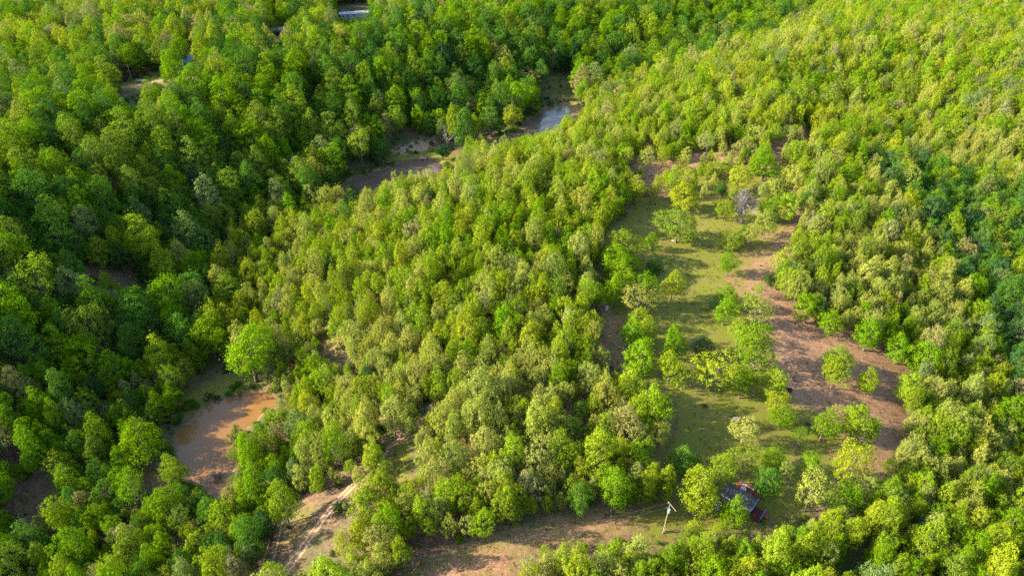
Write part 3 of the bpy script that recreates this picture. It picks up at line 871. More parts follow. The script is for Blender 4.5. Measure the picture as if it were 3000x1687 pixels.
T(1893, 508, 50, 428, 'thin', 'pale', "pale spindly tree on the far left of the pinkish ground")
T(1965, 472, 50, 416, 'oak', 'bright', "round bright tree at the left of the pinkish ground")
T(2000, 446, 44, 398, 'feather', 'lime', "lime tree between the round bright and the pale sparse tree")
T(2425, 508, 60, 430, 'thin', 'pale', "pale sparse tree right of the bare lane")
T(2440, 595, 62, 505, 'oak', 'lime', "lime tree below the pale sparse one right of the bare lane")
T(2405, 556, 54, 486, 'feather', 'olive', "olive tree between the lime and pale domed trees by the lane")
T(2486, 645, 66, 560, 'feather', 'lime', "lime tree at the right wood's upper corner")
T(2262, 586, 50, 520, 'feather', 'pale', "pale tree below the large bright one at the upper clearing")
T(2110, 520, 50, 460, 'feather', 'yellow', "yellowish tree left of the yellow lime one at the upper clearing")
T(1955, 560, 40, 500, 'feather', 'lime', "lime tree at the left of the clearing beside the red brush heap")
T(2052, 410, 36, 366, 'oak', 'green', "dark round tree at the back of the pinkish ground")
# left woods and pond
T(632, 1052, 106, 926, 'oak', 'bright', "round bright oak above the orange pond, left one of two")
T(752, 1118, 126, 948, 'oak', 'bright', "tall bright oak above the orange pond, right one of two")
T(935, 1132, 72, 1034, 'oak', 'bright', "bright tree in the rough grass right of the tall oak")
T(505, 848, 94, 722, 'oak', 'lime', "big lime crown in the left woods beside a narrow tall tree")
T(588, 855, 72, 735, 'tall', 'bright', "narrow tall bright tree in the left woods")
T(585, 955, 76, 828, 'feather', 'sage', "greyish tree in front of the narrow tall bright tree")
T(176, 800, 72, 742, 'oak', 'lime', "lime crown above the dead tree's right side at the left edge")
T(128, 872, 78, 778, 'oak', 'lime', "lime crown right of the dead tree at the left edge")
T(345, 905, 62, 792, 'oak', 'bright', "bright tree at the centre of the left woods gap")
T(300, 790, 76, 698, 'oak', 'yellow', "yellowish tree above the gap in the left woods")
T(690, 905, 96, 792, 'oak', 'olive', "olive tree beside the brown opening")
T(712, 1330, 42, 1244, 'oak', 'green', "green tree leaning over the orange pond's near bank")
T(700, 1368, 34, 1298, 'thin', 'yellow', "spindly yellow tree on the orange pond's near bank")
T(520, 1345+70, 60, 1328, 'oak', 'lime', "lime tree at the left shore of the orange pond")
T(440, 1362, 110, 1224, 'oak', 'bright', "wide bright tree left of the orange pond")
T(455, 1195, 50, 1118, 'oak', 'lime', "upright lime tree on the bank above the orange pond")
T(230, 1140, 76, 1050, 'oak', 'bright', "bright pair crown in the lower left woods")
T(365, 1155, 74, 1022, 'oak', 'bright', "bright tree above the shaded meadow left of the pond")
T(1313, 442, 44, 345, 'bare', 'tan', "half bare grey tree by the grassy bank between the two dark ponds")
T(1335, 430, 44, 300, 'tall', 'lime', "tall lime tree between the two dark ponds")
T(1392, 408, 44, 330, 'feather', 'lime', "conical lime tree right of the tall one between the ponds")
T(1507, 378, 52, 310, 'oak', 'yellow', "yellow green tree on the left bank of the narrow pond")
T(1130, 455, 40, 400, 'oak', 'sage', "small round tree at the left end of the sandy patch")
T(1297, 470, 60, 422, 'cedar', 'dark', "dark cedar bush on the bank above the raft pond")
T(1660, 398, 40, 326, 'oak', 'bright', "bright green tree standing before the narrow pond")
T(1430, 320, 50, 254, 'oak', 'lime', "lime tree in the shaded woods above the narrow pond")
T(1160, 335, 32, 270, 'tall', 'bright', "small narrow bright tree in the dark glade above the ponds")
T(1262, 310, 46, 252, 'tall', 'bright', "bright upright tree in the dark glade, right of a smaller one")
T(1385, 282, 56, 222, 'oak', 'lime', "lit lime tree at the right of the dark glade")
T(1448, 245, 48, 182, 'oak', 'sage', "grey green tree above the lit lime tree")
T(1545, 262, 58, 200, 'thin', 'tan', "sparse tan tree at the left edge of the dark stream meadow")
T(1775, 320, 92, 240, 'feather', 'sage', "pale greyish willow like clump right of the narrow pond's end")
T(1820, 300, 80, 228, 'feather', 'sage', "second pale greyish clump right of the narrow pond's end")
T(395, 225, 62, 128, 'oak', 'bright', "tall bright tree right of the far power pole")
T(506, 248, 50, 168, 'oak', 'bright', "bright tree before the pale blue far house")
T(605, 205, 68, 120, 'oak', 'lime', "lime tree right of the pale blue far house")
T(305, 255, 66, 184, 'oak', 'bright', "round bright tree left of the dark pickup")
T(460, 330, 60, 232, 'oak', 'bright', "bright tree rising in front of the gravel drive")
T(360, 420, 104, 315, 'oak', 'bright', "broad round bright tree below the gravel drive")

BARES = [(2176, 655, 72, 548, 0, "grey leafless tree with dense fine twigs standing in the clearing"),
         (45, 900, 80, 790, 1, "dead tree with thick forked bare limbs at the left edge"),
         (670, 466, 34, 372, 2, "reddish grey dead tree in the shaded woods left of the raft pond"),
         (508, 322, 44, 240, 0, "grey leafless tree below the gravel drive"),
         (350, 312, 60, 268, 0, "low tangled leafless tree on the dark bank below the pickup"),
         (1873, 275, 26, 232, 2, "pale dead snag right of the greyish clumps"),
         (342, 1145, 26, 1085, 2, "small bent dead snag in the lower left woods"),
         (2921, 835, 26, 798, 1, "small white dead snag near the right edge"),
         (640, 1415, 44, 1385, 0, "low drowned leafless brush at the near end of the orange pond"),
         (2846, 285, 34, 190, 1, "white trunked bare tree on the upper right hillside"),
         (2625, 150, 24, 95, 2, "tall thin white snag at the top right hillside"),
         (1376, 48, 22, 8, 1, "pale dead tree at the top edge near the centre")]

# ------------------------------------------------------------------ the rest of the forest
def zone_of(u, v):
    """which kind of wood grows at a place (photo coordinates), vectorised"""
    z = np.full(np.shape(u), 1)                                         # 1 centre thicket
    left = inside_poly(u, v, [(-4000, -4000), (2480, -4000), (2480, 0), (2380, 60), (2250, 150), (2100, 215), (1800, 270), (1720, 300), (1480, 440), (1300, 470),
                              (980, 600), (850, 690), (700, 700), (650, 760), (640, 900), (580, 1060), (500, 1130), (-4000, 1100)])
    z = np.where(left, 0, z)                                            # 0 left woods
    bl = inside_poly(u, v, [(-4000, 1100), (500, 1130), (800, 1130), (880, 1250), (900, 1400), (860, 1500), (740, 1687), (740, 6000), (-4000, 6000)])
    z = np.where(bl, 2, z)                                              # 2 lower left
    rt = inside_poly(u, v, [(2350, 560), (2600, 420), (3100, 560), (8000, 560), (8000, 6000), (2500, 6000), (2500, 1600), (2560, 1300), (2700, 1150), (2350, 900), (2250, 800)])
    z = np.where(rt, 3, z)                                              # 3 right wood
    val = inside_poly(u, v, [(2540, 470), (2740, 520), (3050, 620), (5000, 900), (5000, 2000), (3100, 1650), (2970, 1250), (2900, 1050), (2820, 880), (2720, 740), (2600, 590)])
    z = np.where(val, 5, z)                                             # 5 shaded east valley
    tr = inside_poly(u, v, [(2480, -4000), (8000, -4000), (8000, 560), (3100, 520), (2700, 440), (2500, 380), (2100, 340), (1800, 290), (2100, 215), (2380, 60), (2480, 0)])
    z = np.where(tr, 4, z)                                              # 4 far hillside
    return z

# per zone: big (spacing factor, crown lo, hi, height factor lo, hi), colours
ZP = {0: dict(w=(4.8, 11.6), hf=(1.2, 1.7), kinds=(('oak', .72), ('tall', .15), ('thin', .05), ('feather', .08)),
              tints=(('bright', .32), ('green', .32), ('lime', .11), ('olive', .05), ('sage', .07), ('deep', .11), ('tan', .02))),  # more green and deep tints paint in the shade of the left slope
      1: dict(w=(2.5, 6.1), hf=(1.4, 2.15), kinds=(('oak', .38), ('feather', .47), ('thin', .09), ('tall', .06)),
              tints=(('lime', .33), ('yellow', .20), ('bright', .15), ('pale', .23), ('olive', .04), ('tan', .03), ('green', .02))),
      2: dict(w=(2.6, 6.2), hf=(1.3, 1.95), kinds=(('oak', .58), ('feather', .20), ('thin', .18), ('tall', .04)),
              tints=(('bright', .26), ('green', .18), ('lime', .20), ('sage', .12), ('olive', .10), ('tan', .07), ('deep', .07))),
      3: dict(w=(2.6, 5.6), hf=(1.4, 2.1), kinds=(('oak', .45), ('feather', .42), ('thin', .08), ('tall', .05)),
              tints=(('lime', .27), ('bright', .30), ('pale', .18), ('yellow', .10), ('olive', .06), ('sage', .06), ('tan', .03))),
      4: dict(w=(3.4, 7.2), hf=(1.35, 2.0), kinds=(('oak', .45), ('feather', .30), ('thin', .20), ('tall', .05)),
              tints=(('lime', .24), ('bright', .24), ('pale', .16), ('sage', .08), ('yellow', .16), ('olive', .06), ('tan', .06))),
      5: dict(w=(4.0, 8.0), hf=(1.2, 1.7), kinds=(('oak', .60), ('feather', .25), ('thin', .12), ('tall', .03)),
              tints=(('green', .32), ('blue', .16), ('bright', .14), ('sage', .08), ('deep', .22), ('lime', .05), ('tan', .03)))}  # deep and blue tints put the valley's shade into the leaf colour

VIS_M = [(1000, 560), (1050, 516), (1095, 504), (1150, 488), (1185, 470), (1215, 464), (1250, 463), (1287, 473), (1300, 493), (1280, 508), (1240, 518), (1150, 522), (1080, 530), (1010, 568)]
VIS_N = [(1404, 428), (1419, 406), (1466, 403), (1520, 386), (1532, 361), (1582, 328), (1629, 306), (1679, 306), (1715, 322), (1683, 345), (1645, 365), (1637, 384), (1571, 396), (1500, 408), (1430, 426)]
VIS_S = POND_S[:15] + [(690, 1335), (688, 1358), (672, 1400), (655, 1445), (625, 1470), (600, 1440)] + POND_S[-4:]
BLOCK = [CLEARING, [(325, 270), (432, 264), (440, 300), (385, 322), (345, 300)]] + GRASS[1:6] + [[(1560, 240), (1640, 215), (1690, 250), (1690, 300), (1620, 300)]] + [VIS_S, VIS_M, VIS_N] + SAND + [BARE_P for BARE_P in ()]
BLOCK += [ov((800, 830), (850, 835), (865, 880), (860, 930), (830, 915)),
          [(1410, 395), (1500, 400), (1480, 370), (1300, 400), (1290, 440)],
          [(1120, 460), (960, 560), (900, 600), (840, 560), (960, 470), (1100, 440)][:0] or [(0, 0), (1, 0), (0, 1)],
          ov((0, 1250), (110, 1195), (140, 1215), (0, 1310)),
          ov((330, 1160), (480, 1160), (490, 1220), (400, 1250), (320, 1200)),
          ov((470, 985), (540, 870), (600, 880), (600, 940)),
          [(970, 30), (1000, 16), (1095, 6), (1100, 35), (1060, 62), (985, 64)], [(515, 150), (585, 148), (590, 200), (520, 205)], [(785, 70), (842, 66), (842, 108), (788, 112)],
          [(1265, 10), (1300, 10), (1300, 38), (1265, 38)],
          ov((695, 1449), (760, 1375), (845, 1250), (885, 1215), (900, 1230), (865, 1290), (810, 1370), (745, 1449)), ov((960, 1110), (990, 1095), (985, 1120)),
          ov((1110, 970), (1140, 980), (1080, 1060), (1060, 1040)), ov((1200, 1300), (1260, 1280), (1240, 1320))]
BLOCK_ROAD = [(poly_world(p), w) for n, p, w in ROADS]
rr = random.Random(5)

items = []          # dict(x,y,z,w,h,kind,tintname,label,hand)
def crown_scale(x, y, z):
    u, v, f = project(x, y, z)
    return FPX / f

hu = np.array([c[0] for c in C] + [b[0] for b in BARES], float); hv = np.array([c[1] for c in C] + [b[1] for b in BARES], float)
hx, hy, hz = hit(hu, hv)
def height_for(x, y, z, ty):
    lo, hi = 0.5, 30.0
    for _ in range(24):
        m = (lo + hi) / 2
        _, v, _ = project(x, y, z + m)
        if v < ty: hi = m
        else: lo = m
    return lo
for i, c in enumerate(C):
    x, y, z = float(hx[i]), float(hy[i]), float(hz[i])
    h = height_for(x, y, z, c[3]); f = crown_scale(x, y, z + h * 0.6)
    items.append(dict(x=x, y=y, z=z, w=c[2] / f * 1.24, h=max(h, 2.0), kind=c[4], tint=c[5], label=c[6], hand=True))

class Hash:
    def __init__(s, cell): s.c = cell; s.d = {}
    def add(s, x, y, r): s.d.setdefault((int(x // s.c), int(y // s.c)), []).append((x, y, r))
    def near(s, x, y, r, k):
        i, j = int(x // s.c), int(y // s.c)
        for a in (-1, 0, 1):
            for b_ in (-1, 0, 1):
                for (px, py, pr) in s.d.get((i + a, j + b_), ()):
                    if (px - x) ** 2 + (py - y) ** 2 < (k * (pr + r)) ** 2: return True
        return False
hs = Hash(13.0)
for it in items: hs.add(it['x'], it['y'], it['w'] / 2)
for i in range(len(BARES)):
    k = len(C) + i; hs.add(float(hx[k]), float(hy[k]), 2.5)

def pick(table, r):
    t = r.random(); a = 0
    for k, p in table:
        a += p
        if t < a: return k
    return table[-1][0]

def candidates(n):
    # area of the land the camera sees, with a margin
    y = 42 + (640 - 42) * rng.random(n) ** 1.0
    half = 62 + y * 0.80
    x = (rng.random(n) * 2 - 1) * np.minimum(half, 430) 
    keep = rng.random(n) < np.minimum(half, 430) / 430
    return x[keep], y[keep]

def blocked(x, y, z, h, wid):
    res = np.zeros(x.shape, bool)
    for fr in (0.0, 0.45, 0.8):
        u, v, f = project(x, y, z + h * fr)
        px = FPX / f
        u = u + (vnoise(x, y, 7) - 0.5) * 6.5 * px; v = v + (vnoise(x + 50, y + 50, 8) - 0.5) * 4.0 * px
        for p in BLOCK: res |= inside_poly(u, v, p)
    for sx in (-1, 1):
        u, v, _ = project(x + sx * wid * 0.36, y, z + h * 0.5)
        for p in BLOCK: res |= inside_poly(u, v, p)
    # single trees stray into the far end of the clearing
    u, v, _ = project(x, y, z)
    res &= ~(inside_poly(u, v, CLEARING) & (v < 600) & (rng.random(x.shape) < 0.10))
    for w_, wd in BLOCK_ROAD:
        res |= dist_polyline(x, y, w_) < (wd * 0.5 + 0.9 if wd > 2.5 else 0.7)
    for pw in PONDS_W:
        res |= signed_poly(x, y, pw) > -1.0
    # low ground in front of the roads stays open too
    for w_, wd in BLOCK_ROAD[:1]:
        res |= (dist_polyline(x, y + 0, w_) < wd * 0.5 + 4.5) & (rng.random(x.shape) < 0.75) & (project(x, y, z)[1] > 1390)
    return res

for pas, (ncand, size_q, packing) in enumerate([(16000, (0.62, 1.2), 0.54), (60000, (0.25, 0.7), 0.50), (100000, (0.0, 0.35), 0.48)]):
    x, y = candidates(ncand)
    z = H(x, y)
    u, v, _ = project(x, y, z)
    zn = zone_of(u, v)
    gap = vnoise(x, y, 26) * 0.6 + vnoise(x + 400, y, 11) * 0.4
    q = size_q[0] + (size_q[1] - size_q[0]) * rng.random(x.shape)
    w = np.array([ZP[int(k)]['w'][0] + (ZP[int(k)]['w'][1] - ZP[int(k)]['w'][0]) * qq for k, qq in zip(zn, q)])
    hf = np.array([rr.uniform(*ZP[int(k)]['hf']) for k in zn])
    h = np.minimum(w * hf + 1.0, 18)
    drop = np.where((zn == 0) | (zn == 2), gap > 0.78, gap > 0.88)
    bl = blocked(x, y, z, h, w) | drop
    for i in np.nonzero(~bl)[0]:
        zi = int(zn[i])
        pk = packing * (1.05 if zi == 0 else 0.98 if zi == 2 else 0.9)
        if hs.near(x[i], y[i], w[i] / 2, pk): continue
        hs.add(x[i], y[i], w[i] / 2)
        kind = pick(ZP[zi]['kinds'], rr); tint = pick(ZP[zi]['tints'], rr)
        # neighbouring trees are often of one sort
        patch = vnoise(x[i] * 1.0, y[i], 34)
        if patch > 0.72 and zi in (0, 1, 3, 4) and rr.random() < 0.5:
            kind, tint = ('feather', 'pale') if zi != 0 else ('oak', 'olive')
        elif patch < 0.25 and rr.random() < 0.45:
            kind, tint = 'oak', 'bright'
        if kind == 'feather' and tint in ('bright', 'green', 'deep'): tint = rr.choice(['lime', 'pale', 'olive'])
        if rr.random() < 0.008: kind, tint = 'cedar', 'dark'
        if 60 < v[i] < 200 and u[i] < 900 and rr.random() < 0.45: kind, tint = 'feather', rr.choice(['yellow', 'yellow', 'pale', 'tan'])
        if zi == 0 and w[i] < 7.2 and rr.random() < 0.55: tint = rr.choice(['deep', 'green', 'deep', 'green'])  # smaller left-wood trees tinted darker to read as unlit
        if zi == 5 and w[i] < 6.5 and rr.random() < 0.5: tint = rr.choice(['deep', 'blue', 'green'])  # small valley trees tinted darker too, shade painted into the foliage
        if zi in (1, 4) and tint in ('bright', 'green') and rr.random() < 0.35: tint = rr.choice(['lime', 'yellow'])
        items.append(dict(x=float(x[i]), y=float(y[i]), z=float(z[i]), w=float(w[i]), h=float(h[i]), kind=kind, tint=tint, label=None, hand=False))

# ------------------------------------------------------------------ which trees stand as individuals
def seen(it):
    u, v, f = project(it['x'], it['y'], it['z'] + it['h'] * 0.55)
    u = float(u); v = float(v); s = FPX / float(f)
    it['u'], it['v'] = u, v
    if not (-15 < u < 3015 and -15 < v < 1702): return 0.0
    if it['y'] < 30: return 0.0
    return it['w'] * it['h'] * s * s
for it in items: it['size'] = seen(it)
hand = [it for it in items if it['hand'] and it['kind'] != 'bare']
rest = sorted([it for it in items if not it['hand']], key=lambda a: -a['size'])
N_IND = 298
ind = hand + rest[:max(0, N_IND - len(hand))]
mass = rest[max(0, N_IND - len(hand)):]

PLACES = [(80, 1640, "in the bottom left corner"), (300, 1640, "at the bottom edge left of the road"), (520, 1630, "at the bottom edge below the orange pond"),
          (680, 1580, "beside the faint wheel ruts"), (260, 1500, "below the shaded meadow at lower left"), (90, 1330, "at the left edge beside the lower woods"),
          (250, 1300, "in the woods left of the orange pond"), (430, 1480, "just below the orange pond's left end"), (640, 1470, "right below the orange pond"),
          (780, 1330, "on the right bank of the orange pond"), (860, 1200, "above right of the orange pond"), (930, 1330, "between the orange pond and the road"),
          (960, 1640, "right of the sandy road at the bottom"), (1060, 1560, "in the thicket right of the sandy road"), (1050, 1450, "beside the sandy road's bend"),
          (1250, 1640, "above the power line at bottom centre"), (1300, 1520, "in the thicket above the power line"), (1450, 1620, "below the long brush strip"),
          (1500, 1500, "along the thicket's lower edge"), (1350, 1350, "in the thicket below the brown track"), (1550, 1350, "in the thicket beside the short shaded track"),
          (1700, 1400, "in the thicket left of the power pole"), (1700, 1200, "in the thicket left of the rounded lime tree"), (1450, 1180, "in the middle thicket above the brown track"),
          (1250, 1050, "left of the brown track in mid thicket"), (1620, 1020, "in the thicket left of the clearing row"), (1120, 1200, "along the upper side of the sandy road"),
          (1600, 1640, "on the near side of the brush strip"), (1800, 1620, "at the bottom below the power pole"), (2000, 1630, "at the bottom below the cabin's left side"),
          (2200, 1640, "at the bottom straight below the cabin"), (2400, 1620, "at the bottom right of the cabin"), (2600, 1640, "at the bottom near the right side"),
          (2850, 1640, "in the bottom right corner"), (2700, 1480, "right of the red soil patch"), (2900, 1450, "at the right edge low down"),
          (2650, 1320, "right of the lower clearing"), (2850, 1250, "at the right edge of the wood"), (2700, 1200, "just right of the bare soil's end"),
          (2480, 880, "in the wood above the bare soil"), (2650, 950, "in the wood right above the soil bend"), (2350, 800, "at the left tip of the right hand wood"),
          (150, 1150, "in the lower left woods"), (300, 1020, "in the left woods above the meadow"), (150, 950, "at the left edge below the dead tree"),
          (450, 1000, "left of the round bright oak"), (120, 620, "at the left edge of the upper woods"), (350, 600, "in the dark left woods"),
          (600, 560, "in the left woods below the reddish dead tree"), (800, 560, "left of the raft pond"), (300, 400, "below the gravel drive"),
          (700, 380, "in the woods right of the far yard"), (950, 350, "in the shaded woods above the raft pond"), (150, 250, "at the far left of the yard"),
          (700, 150, "behind the far yard"), (1000, 180, "below the long mobile home"), (1250, 180, "below the orange tractor"), (1500, 130, "at the top centre woods"),
          (1800, 120, "in the dark woods top right of centre"), (900, 780, "in the woods left of the thicket"), (1050, 900, "above the brown opening"),
          (750, 760, "beside the narrow gap in the left woods"), (1400, 800, "in the upper thicket"), (2300, 250, "on the far hillside"), (2700, 300, "on the upper right hillside"),
          (1150, 700, "at the thicket's upper left"), (1600, 620, "in the thicket right below the narrow pond"), (2850, 1050, "in the right hand wood by the shaded valley"),
          (2800, 780, "in the shaded valley at the right edge"), (450, 180, "around the far yard"), (1150, 80, "between the mobile home and the tractor")]
FORM = {'oak': 'rounded oak', 'feather': 'feathery oak', 'tall': 'narrow tree', 'thin': 'sparse tree', 'cedar': 'cedar', 'bare': 'leafless tree'}
groups = {}
for it in ind:
    if it['label'] is None:
        p = min(PLACES, key=lambda q: (q[0] - it['u']) ** 2 + 1.6 * (q[1] - it['v']) ** 2)
        base = "%s %s" % (CNAME[it['tint']], FORM[it['kind']])
        groups.setdefault((base, p[2]), []).append(it)
ORD = ['leftmost', 'second from left', 'third from left', 'fourth from left', 'fifth from left', 'sixth from left', 'seventh from left', 'eighth from left']
NUM = ['', '', 'two', 'three', 'four', 'five', 'six', 'seven', 'eight']
for (base, place), lst in groups.items():
    lst.sort(key=lambda a: a['u'])
    n = len(lst)
    for k, it in enumerate(lst):
        if n == 1: it['label'] = "%s %s" % (base, place)
        else:
            o_ = ('rightmost' if k == n - 1 else ORD[min(k, 7)])
            it['label'] = "%s %s, %s" % (base, place, o_)

def place_ind(it):
    kind = it['kind']
    if kind == 'bare': return place_bare(it['x'], it['y'], it['z'], it['w'], it['h'], 1, it['label'])
    i = rr.choice(KIDX[kind]); _, wm, cm, jm = PROTO[i]
    o = empty("oak_tree" if kind in ('oak', 'feather', 'thin', 'tall') else "cedar_tree", (it['x'], it['y'], it['z'] - 0.05), rr.uniform(0, 6.283))
    o.scale = (it['w'] / 8.0, it['w'] / 8.0 * rr.uniform(0.92, 1.08), it['h'] / 10.0)
    tag(o, it['label'], "tree", "trees of the clearing and woods" if kind != 'cedar' else "cedars among the oaks")
    t = bpy.data.objects.new("trunk", wm); link(t, o)
    c = bpy.data.objects.new("crown", cm); link(c, o)
    c['tint'] = tint_of(it['tint'], rr)

def place_bare(x, y, z, w, h, k, label):
    o = bpy.data.objects.new("bare_tree", BARE[k])
    o.location = (x, y, z - 0.05); o.rotation_euler = (0, 0, rr.uniform(0, 6.28))
    o.scale = (w / 7.0, w / 7.0, h / 9.0)
    link(o); tag(o, label, "bare tree", "leafless trees")
for i, b in enumerate(BARES):
    k = len(C) + i
    x, y, z = float(hx[k]), float(hy[k]), float(hz[k])
    h = height_for(x, y, z, b[3]); f = crown_scale(x, y, z + h * 0.6)
    place_bare(x, y, z, b[2] / f, h, b[4], b[5])
for it in ind: place_ind(it)
for it in items:
    if it['hand'] and it['kind'] == 'bare': place_ind(it)

# ------------------------------------------------------------------ uncountable growth as one object each
def scatter_object(name, pts, idx, rot, scl, tints, coll, label, cat):
    me = bpy.data.meshes.new(name)
    me.vertices.add(len(pts)); me.vertices.foreach_set('co', np.asarray(pts, np.float32).ravel())
    a = me.attributes.new('kind_index', 'INT', 'POINT'); a.data.foreach_set('value', np.asarray(idx, np.int32))
    a = me.attributes.new('turn', 'FLOAT_VECTOR', 'POINT'); a.data.foreach_set('vector', np.asarray(rot, np.float32).ravel())
    a = me.attributes.new('size', 'FLOAT_VECTOR', 'POINT'); a.data.foreach_set('vector', np.asarray(scl, np.float32).ravel())
    t4 = np.ones((len(pts), 4), np.float32); t4[:, :3] = np.asarray(tints)
    a = me.attributes.new('tint', 'FLOAT_COLOR', 'POINT'); a.data.foreach_set('color', t4.ravel())
    me.update()
    o = link(bpy.data.objects.new(name, me))
    ng = bpy.data.node_groups.new(name, 'GeometryNodeTree')
    ng.interface.new_socket(name='Geometry', in_out='INPUT', socket_type='NodeSocketGeometry')
    ng.interface.new_socket(name='Geometry', in_out='OUTPUT', socket_type='NodeSocketGeometry')
    gi = ng.nodes.new('NodeGroupInput'); go = ng.nodes.new('NodeGroupOutput')
    ci = ng.nodes.new('GeometryNodeCollectionInfo'); ci.inputs['Collection'].default_value = coll
    ci.inputs['Separate Children'].default_value = True; ci.inputs['Reset Children'].default_value = True
    ip = ng.nodes.new('GeometryNodeInstanceOnPoints'); ip.inputs['Pick Instance'].default_value = True
    def na(nm, dt):
        n = ng.nodes.new('GeometryNodeInputNamedAttribute'); n.data_type = dt; n.inputs['Name'].default_value = nm
        return n.outputs['Attribute']
    ng.links.new(gi.outputs[0], ip.inputs['Points']); ng.links.new(ci.outputs[0], ip.inputs['Instance'])
    ng.links.new(na('kind_index', 'INT'), ip.inputs['Instance Index'])
    ng.links.new(na('turn', 'FLOAT_VECTOR'), ip.inputs['Rotation'])
    ng.links.new(na('size', 'FLOAT_VECTOR'), ip.inputs['Scale'])
    ng.links.new(ip.outputs[0], go.inputs[0])
    md = o.modifiers.new("scatter", 'NODES'); md.node_group = ng
    tag(o, label, None, None, 'stuff')
    return o

pts, idx, rot, scl, tin = [], [], [], [], []
for it in mass:
    pts.append((it['x'], it['y'], it['z'] - 0.05)); idx.append(rr.choice(KIDX[it['kind']]))
    rot.append((rr.gauss(0, 0.03), rr.gauss(0, 0.03), rr.uniform(0, 6.283)))
    scl.append((it['w'] / 8.0, it['w'] / 8.0, it['h'] / 10.0)); tin.append(tint_of(it['tint'], rr))
scatter_object("woodland", pts, idx, rot, scl, tin, wl, "dense spring green oak woodland covering the hills", "woodland")
print("TREES individual", len(ind), "mass", len(mass), "smallest individual area", ind[-1]['size'])

# underbrush: shrubs and saplings under and between the trees, thinner in the open
sc_ = bpy.data.collections.new("underbrush_kinds")
for k, i in enumerate(KIDX['shrub']):
    o = bpy.data.objects.new("shrub_kind_%02d" % k, PROTO[i][3]); sc_.objects.link(o)
x, y = candidates(24000)
z = H(x, y); u, v, _ = project(x, y, z); zn = zone_of(u, v)
w = rng.uniform(0.8, 2.8, x.shape); hh = w * rng.uniform(0.6, 1.1, x.shape)
inclear = np.zeros(x.shape, bool)
for p in [CLEARING]: inclear |= inside_poly(u, v, p)
bl = np.zeros(x.shape, bool)
for w_, wd in BLOCK_ROAD: bl |= dist_polyline(x, y, w_) < wd * 0.5 + 0.6
for pw in PONDS_W: bl |= signed_poly(x, y, pw) > -0.2
bl |= inclear & (rng.random(x.shape) < 0.96)
openp = np.zeros(x.shape, bool)
for p in GRASS + SAND + BARE_P if False else GRASS + SAND: openp |= inside_poly(u, v, p)
bl |= openp & (rng.random(x.shape) < 0.25)
bl |= ~openp & (y > 260) & (rng.random(x.shape) < 0.45)
w = np.where(inclear, 0.7, w); hh = np.where(inclear, 0.5, hh); w = np.where(openp, w * 0.75, w)
pts, idx, rot, scl, tin = [], [], [], [], []
for i in np.nonzero(~bl)[0]:
    pts.append((x[i], y[i], z[i] - 0.05)); idx.append(rr.randrange(3)); rot.append((0, 0, rr.uniform(0, 6.28)))
    scl.append((w[i] / 8, w[i] / 8, hh[i] / 10))
    tin.append(tint_of(rr.choice(['green', 'deep', 'bright', 'sage', 'olive', 'tan', 'deep']) if not inclear[i] else 'bright', rr))
scatter_object("underbrush", pts, idx, rot, scl, tin, sc_, "low green shrubs and saplings growing beneath and between the trees", "underbrush")

# shore bushes round the ponds
pts, idx, rot, scl, tin = [], [], [], [], []
for pi, pw in enumerate(PONDS_W):
    P = [Vector(p) for p in pw]; n = len(P)
    for i in range(n):
        a, b_ = P[i], P[(i + 1) % n]; L = (b_ - a).length
        for k in range(int(L / 0.75)):
            q = a.lerp(b_, rr.random()); d = (b_ - a).normalized(); nrm = Vector((d.y, -d.x))
            s_ = 1 if not inside_poly(np.array([q.x + nrm.x]), np.array([q.y + nrm.y]), pw)[0] else -1
            q = q + nrm * s_ * rr.uniform(0.2, 4.0)
            if pi == 1 and 455 < float(project(q.x, q.y, -7.0)[1]) < 480: continue
            zz = H1(q.x, q.y); w0 = rr.uniform(0.7, 2.6)
            pts.append((q.x, q.y, zz - 0.05)); idx.append(rr.randrange(3)); rot.append((0, 0, rr.uniform(0, 6.28)))
            scl.append((w0 / 8, w0 / 8, w0 * rr.uniform(0.5, 0.9) / 10)); tin.append(tint_of(rr.choice(['green', 'deep', 'sage', 'tan', 'olive', 'green']), rr))
scatter_object("shore_brush", pts, idx, rot, scl, tin, sc_, "scrubby grey green bushes fringing the ponds", "brush")

# grass tufts and dry litter in the open ground
tc_ = bpy.data.collections.new("tuft_kinds")
for k in range(4):
    n = 26
    base = rng.normal(size=(n, 3)) * np.array([0.28, 0.28, 0]); base[:, 2] = rng.uniform(0.02, 0.25, n) * (1 - np.hypot(base[:, 0], base[:, 1]))
    nn = rng.normal(size=(n, 3)) * 0.6 + np.array([0, 0, 0.8])
    me = np_mesh("tuft", leaf_quads(base, nn, rng.uniform(0.06, 0.15, n), 0.5), MB(), [M_LEAF])
    o = bpy.data.objects.new("tuft_kind_%02d" % k, me); tc_.objects.link(o)
x, y = candidates(150000)
x = x[(y < 330)]; y = y[y < 330]
z = H(x, y); u, v, _ = project(x, y, z)
ok = np.zeros(x.shape, bool)
for p in [CLEARING] + GRASS: ok |= inside_poly(u, v, p)
for w_, wd in BLOCK_ROAD: ok &= ~(dist_polyline(x, y, w_) < wd * 0.5)
for pw in PONDS_W: ok &= ~(signed_poly(x, y, pw) > 0)
isb = np.zeros(x.shape, bool)
for p in BARE_W: isb |= inside_poly(x, y, p)
cl = vnoise(x, y, 3.0)
ok &= cl > 0.3
ii = np.nonzero(ok)[0]
pts, idx, rot, scl, tin = [], [], [], [], []
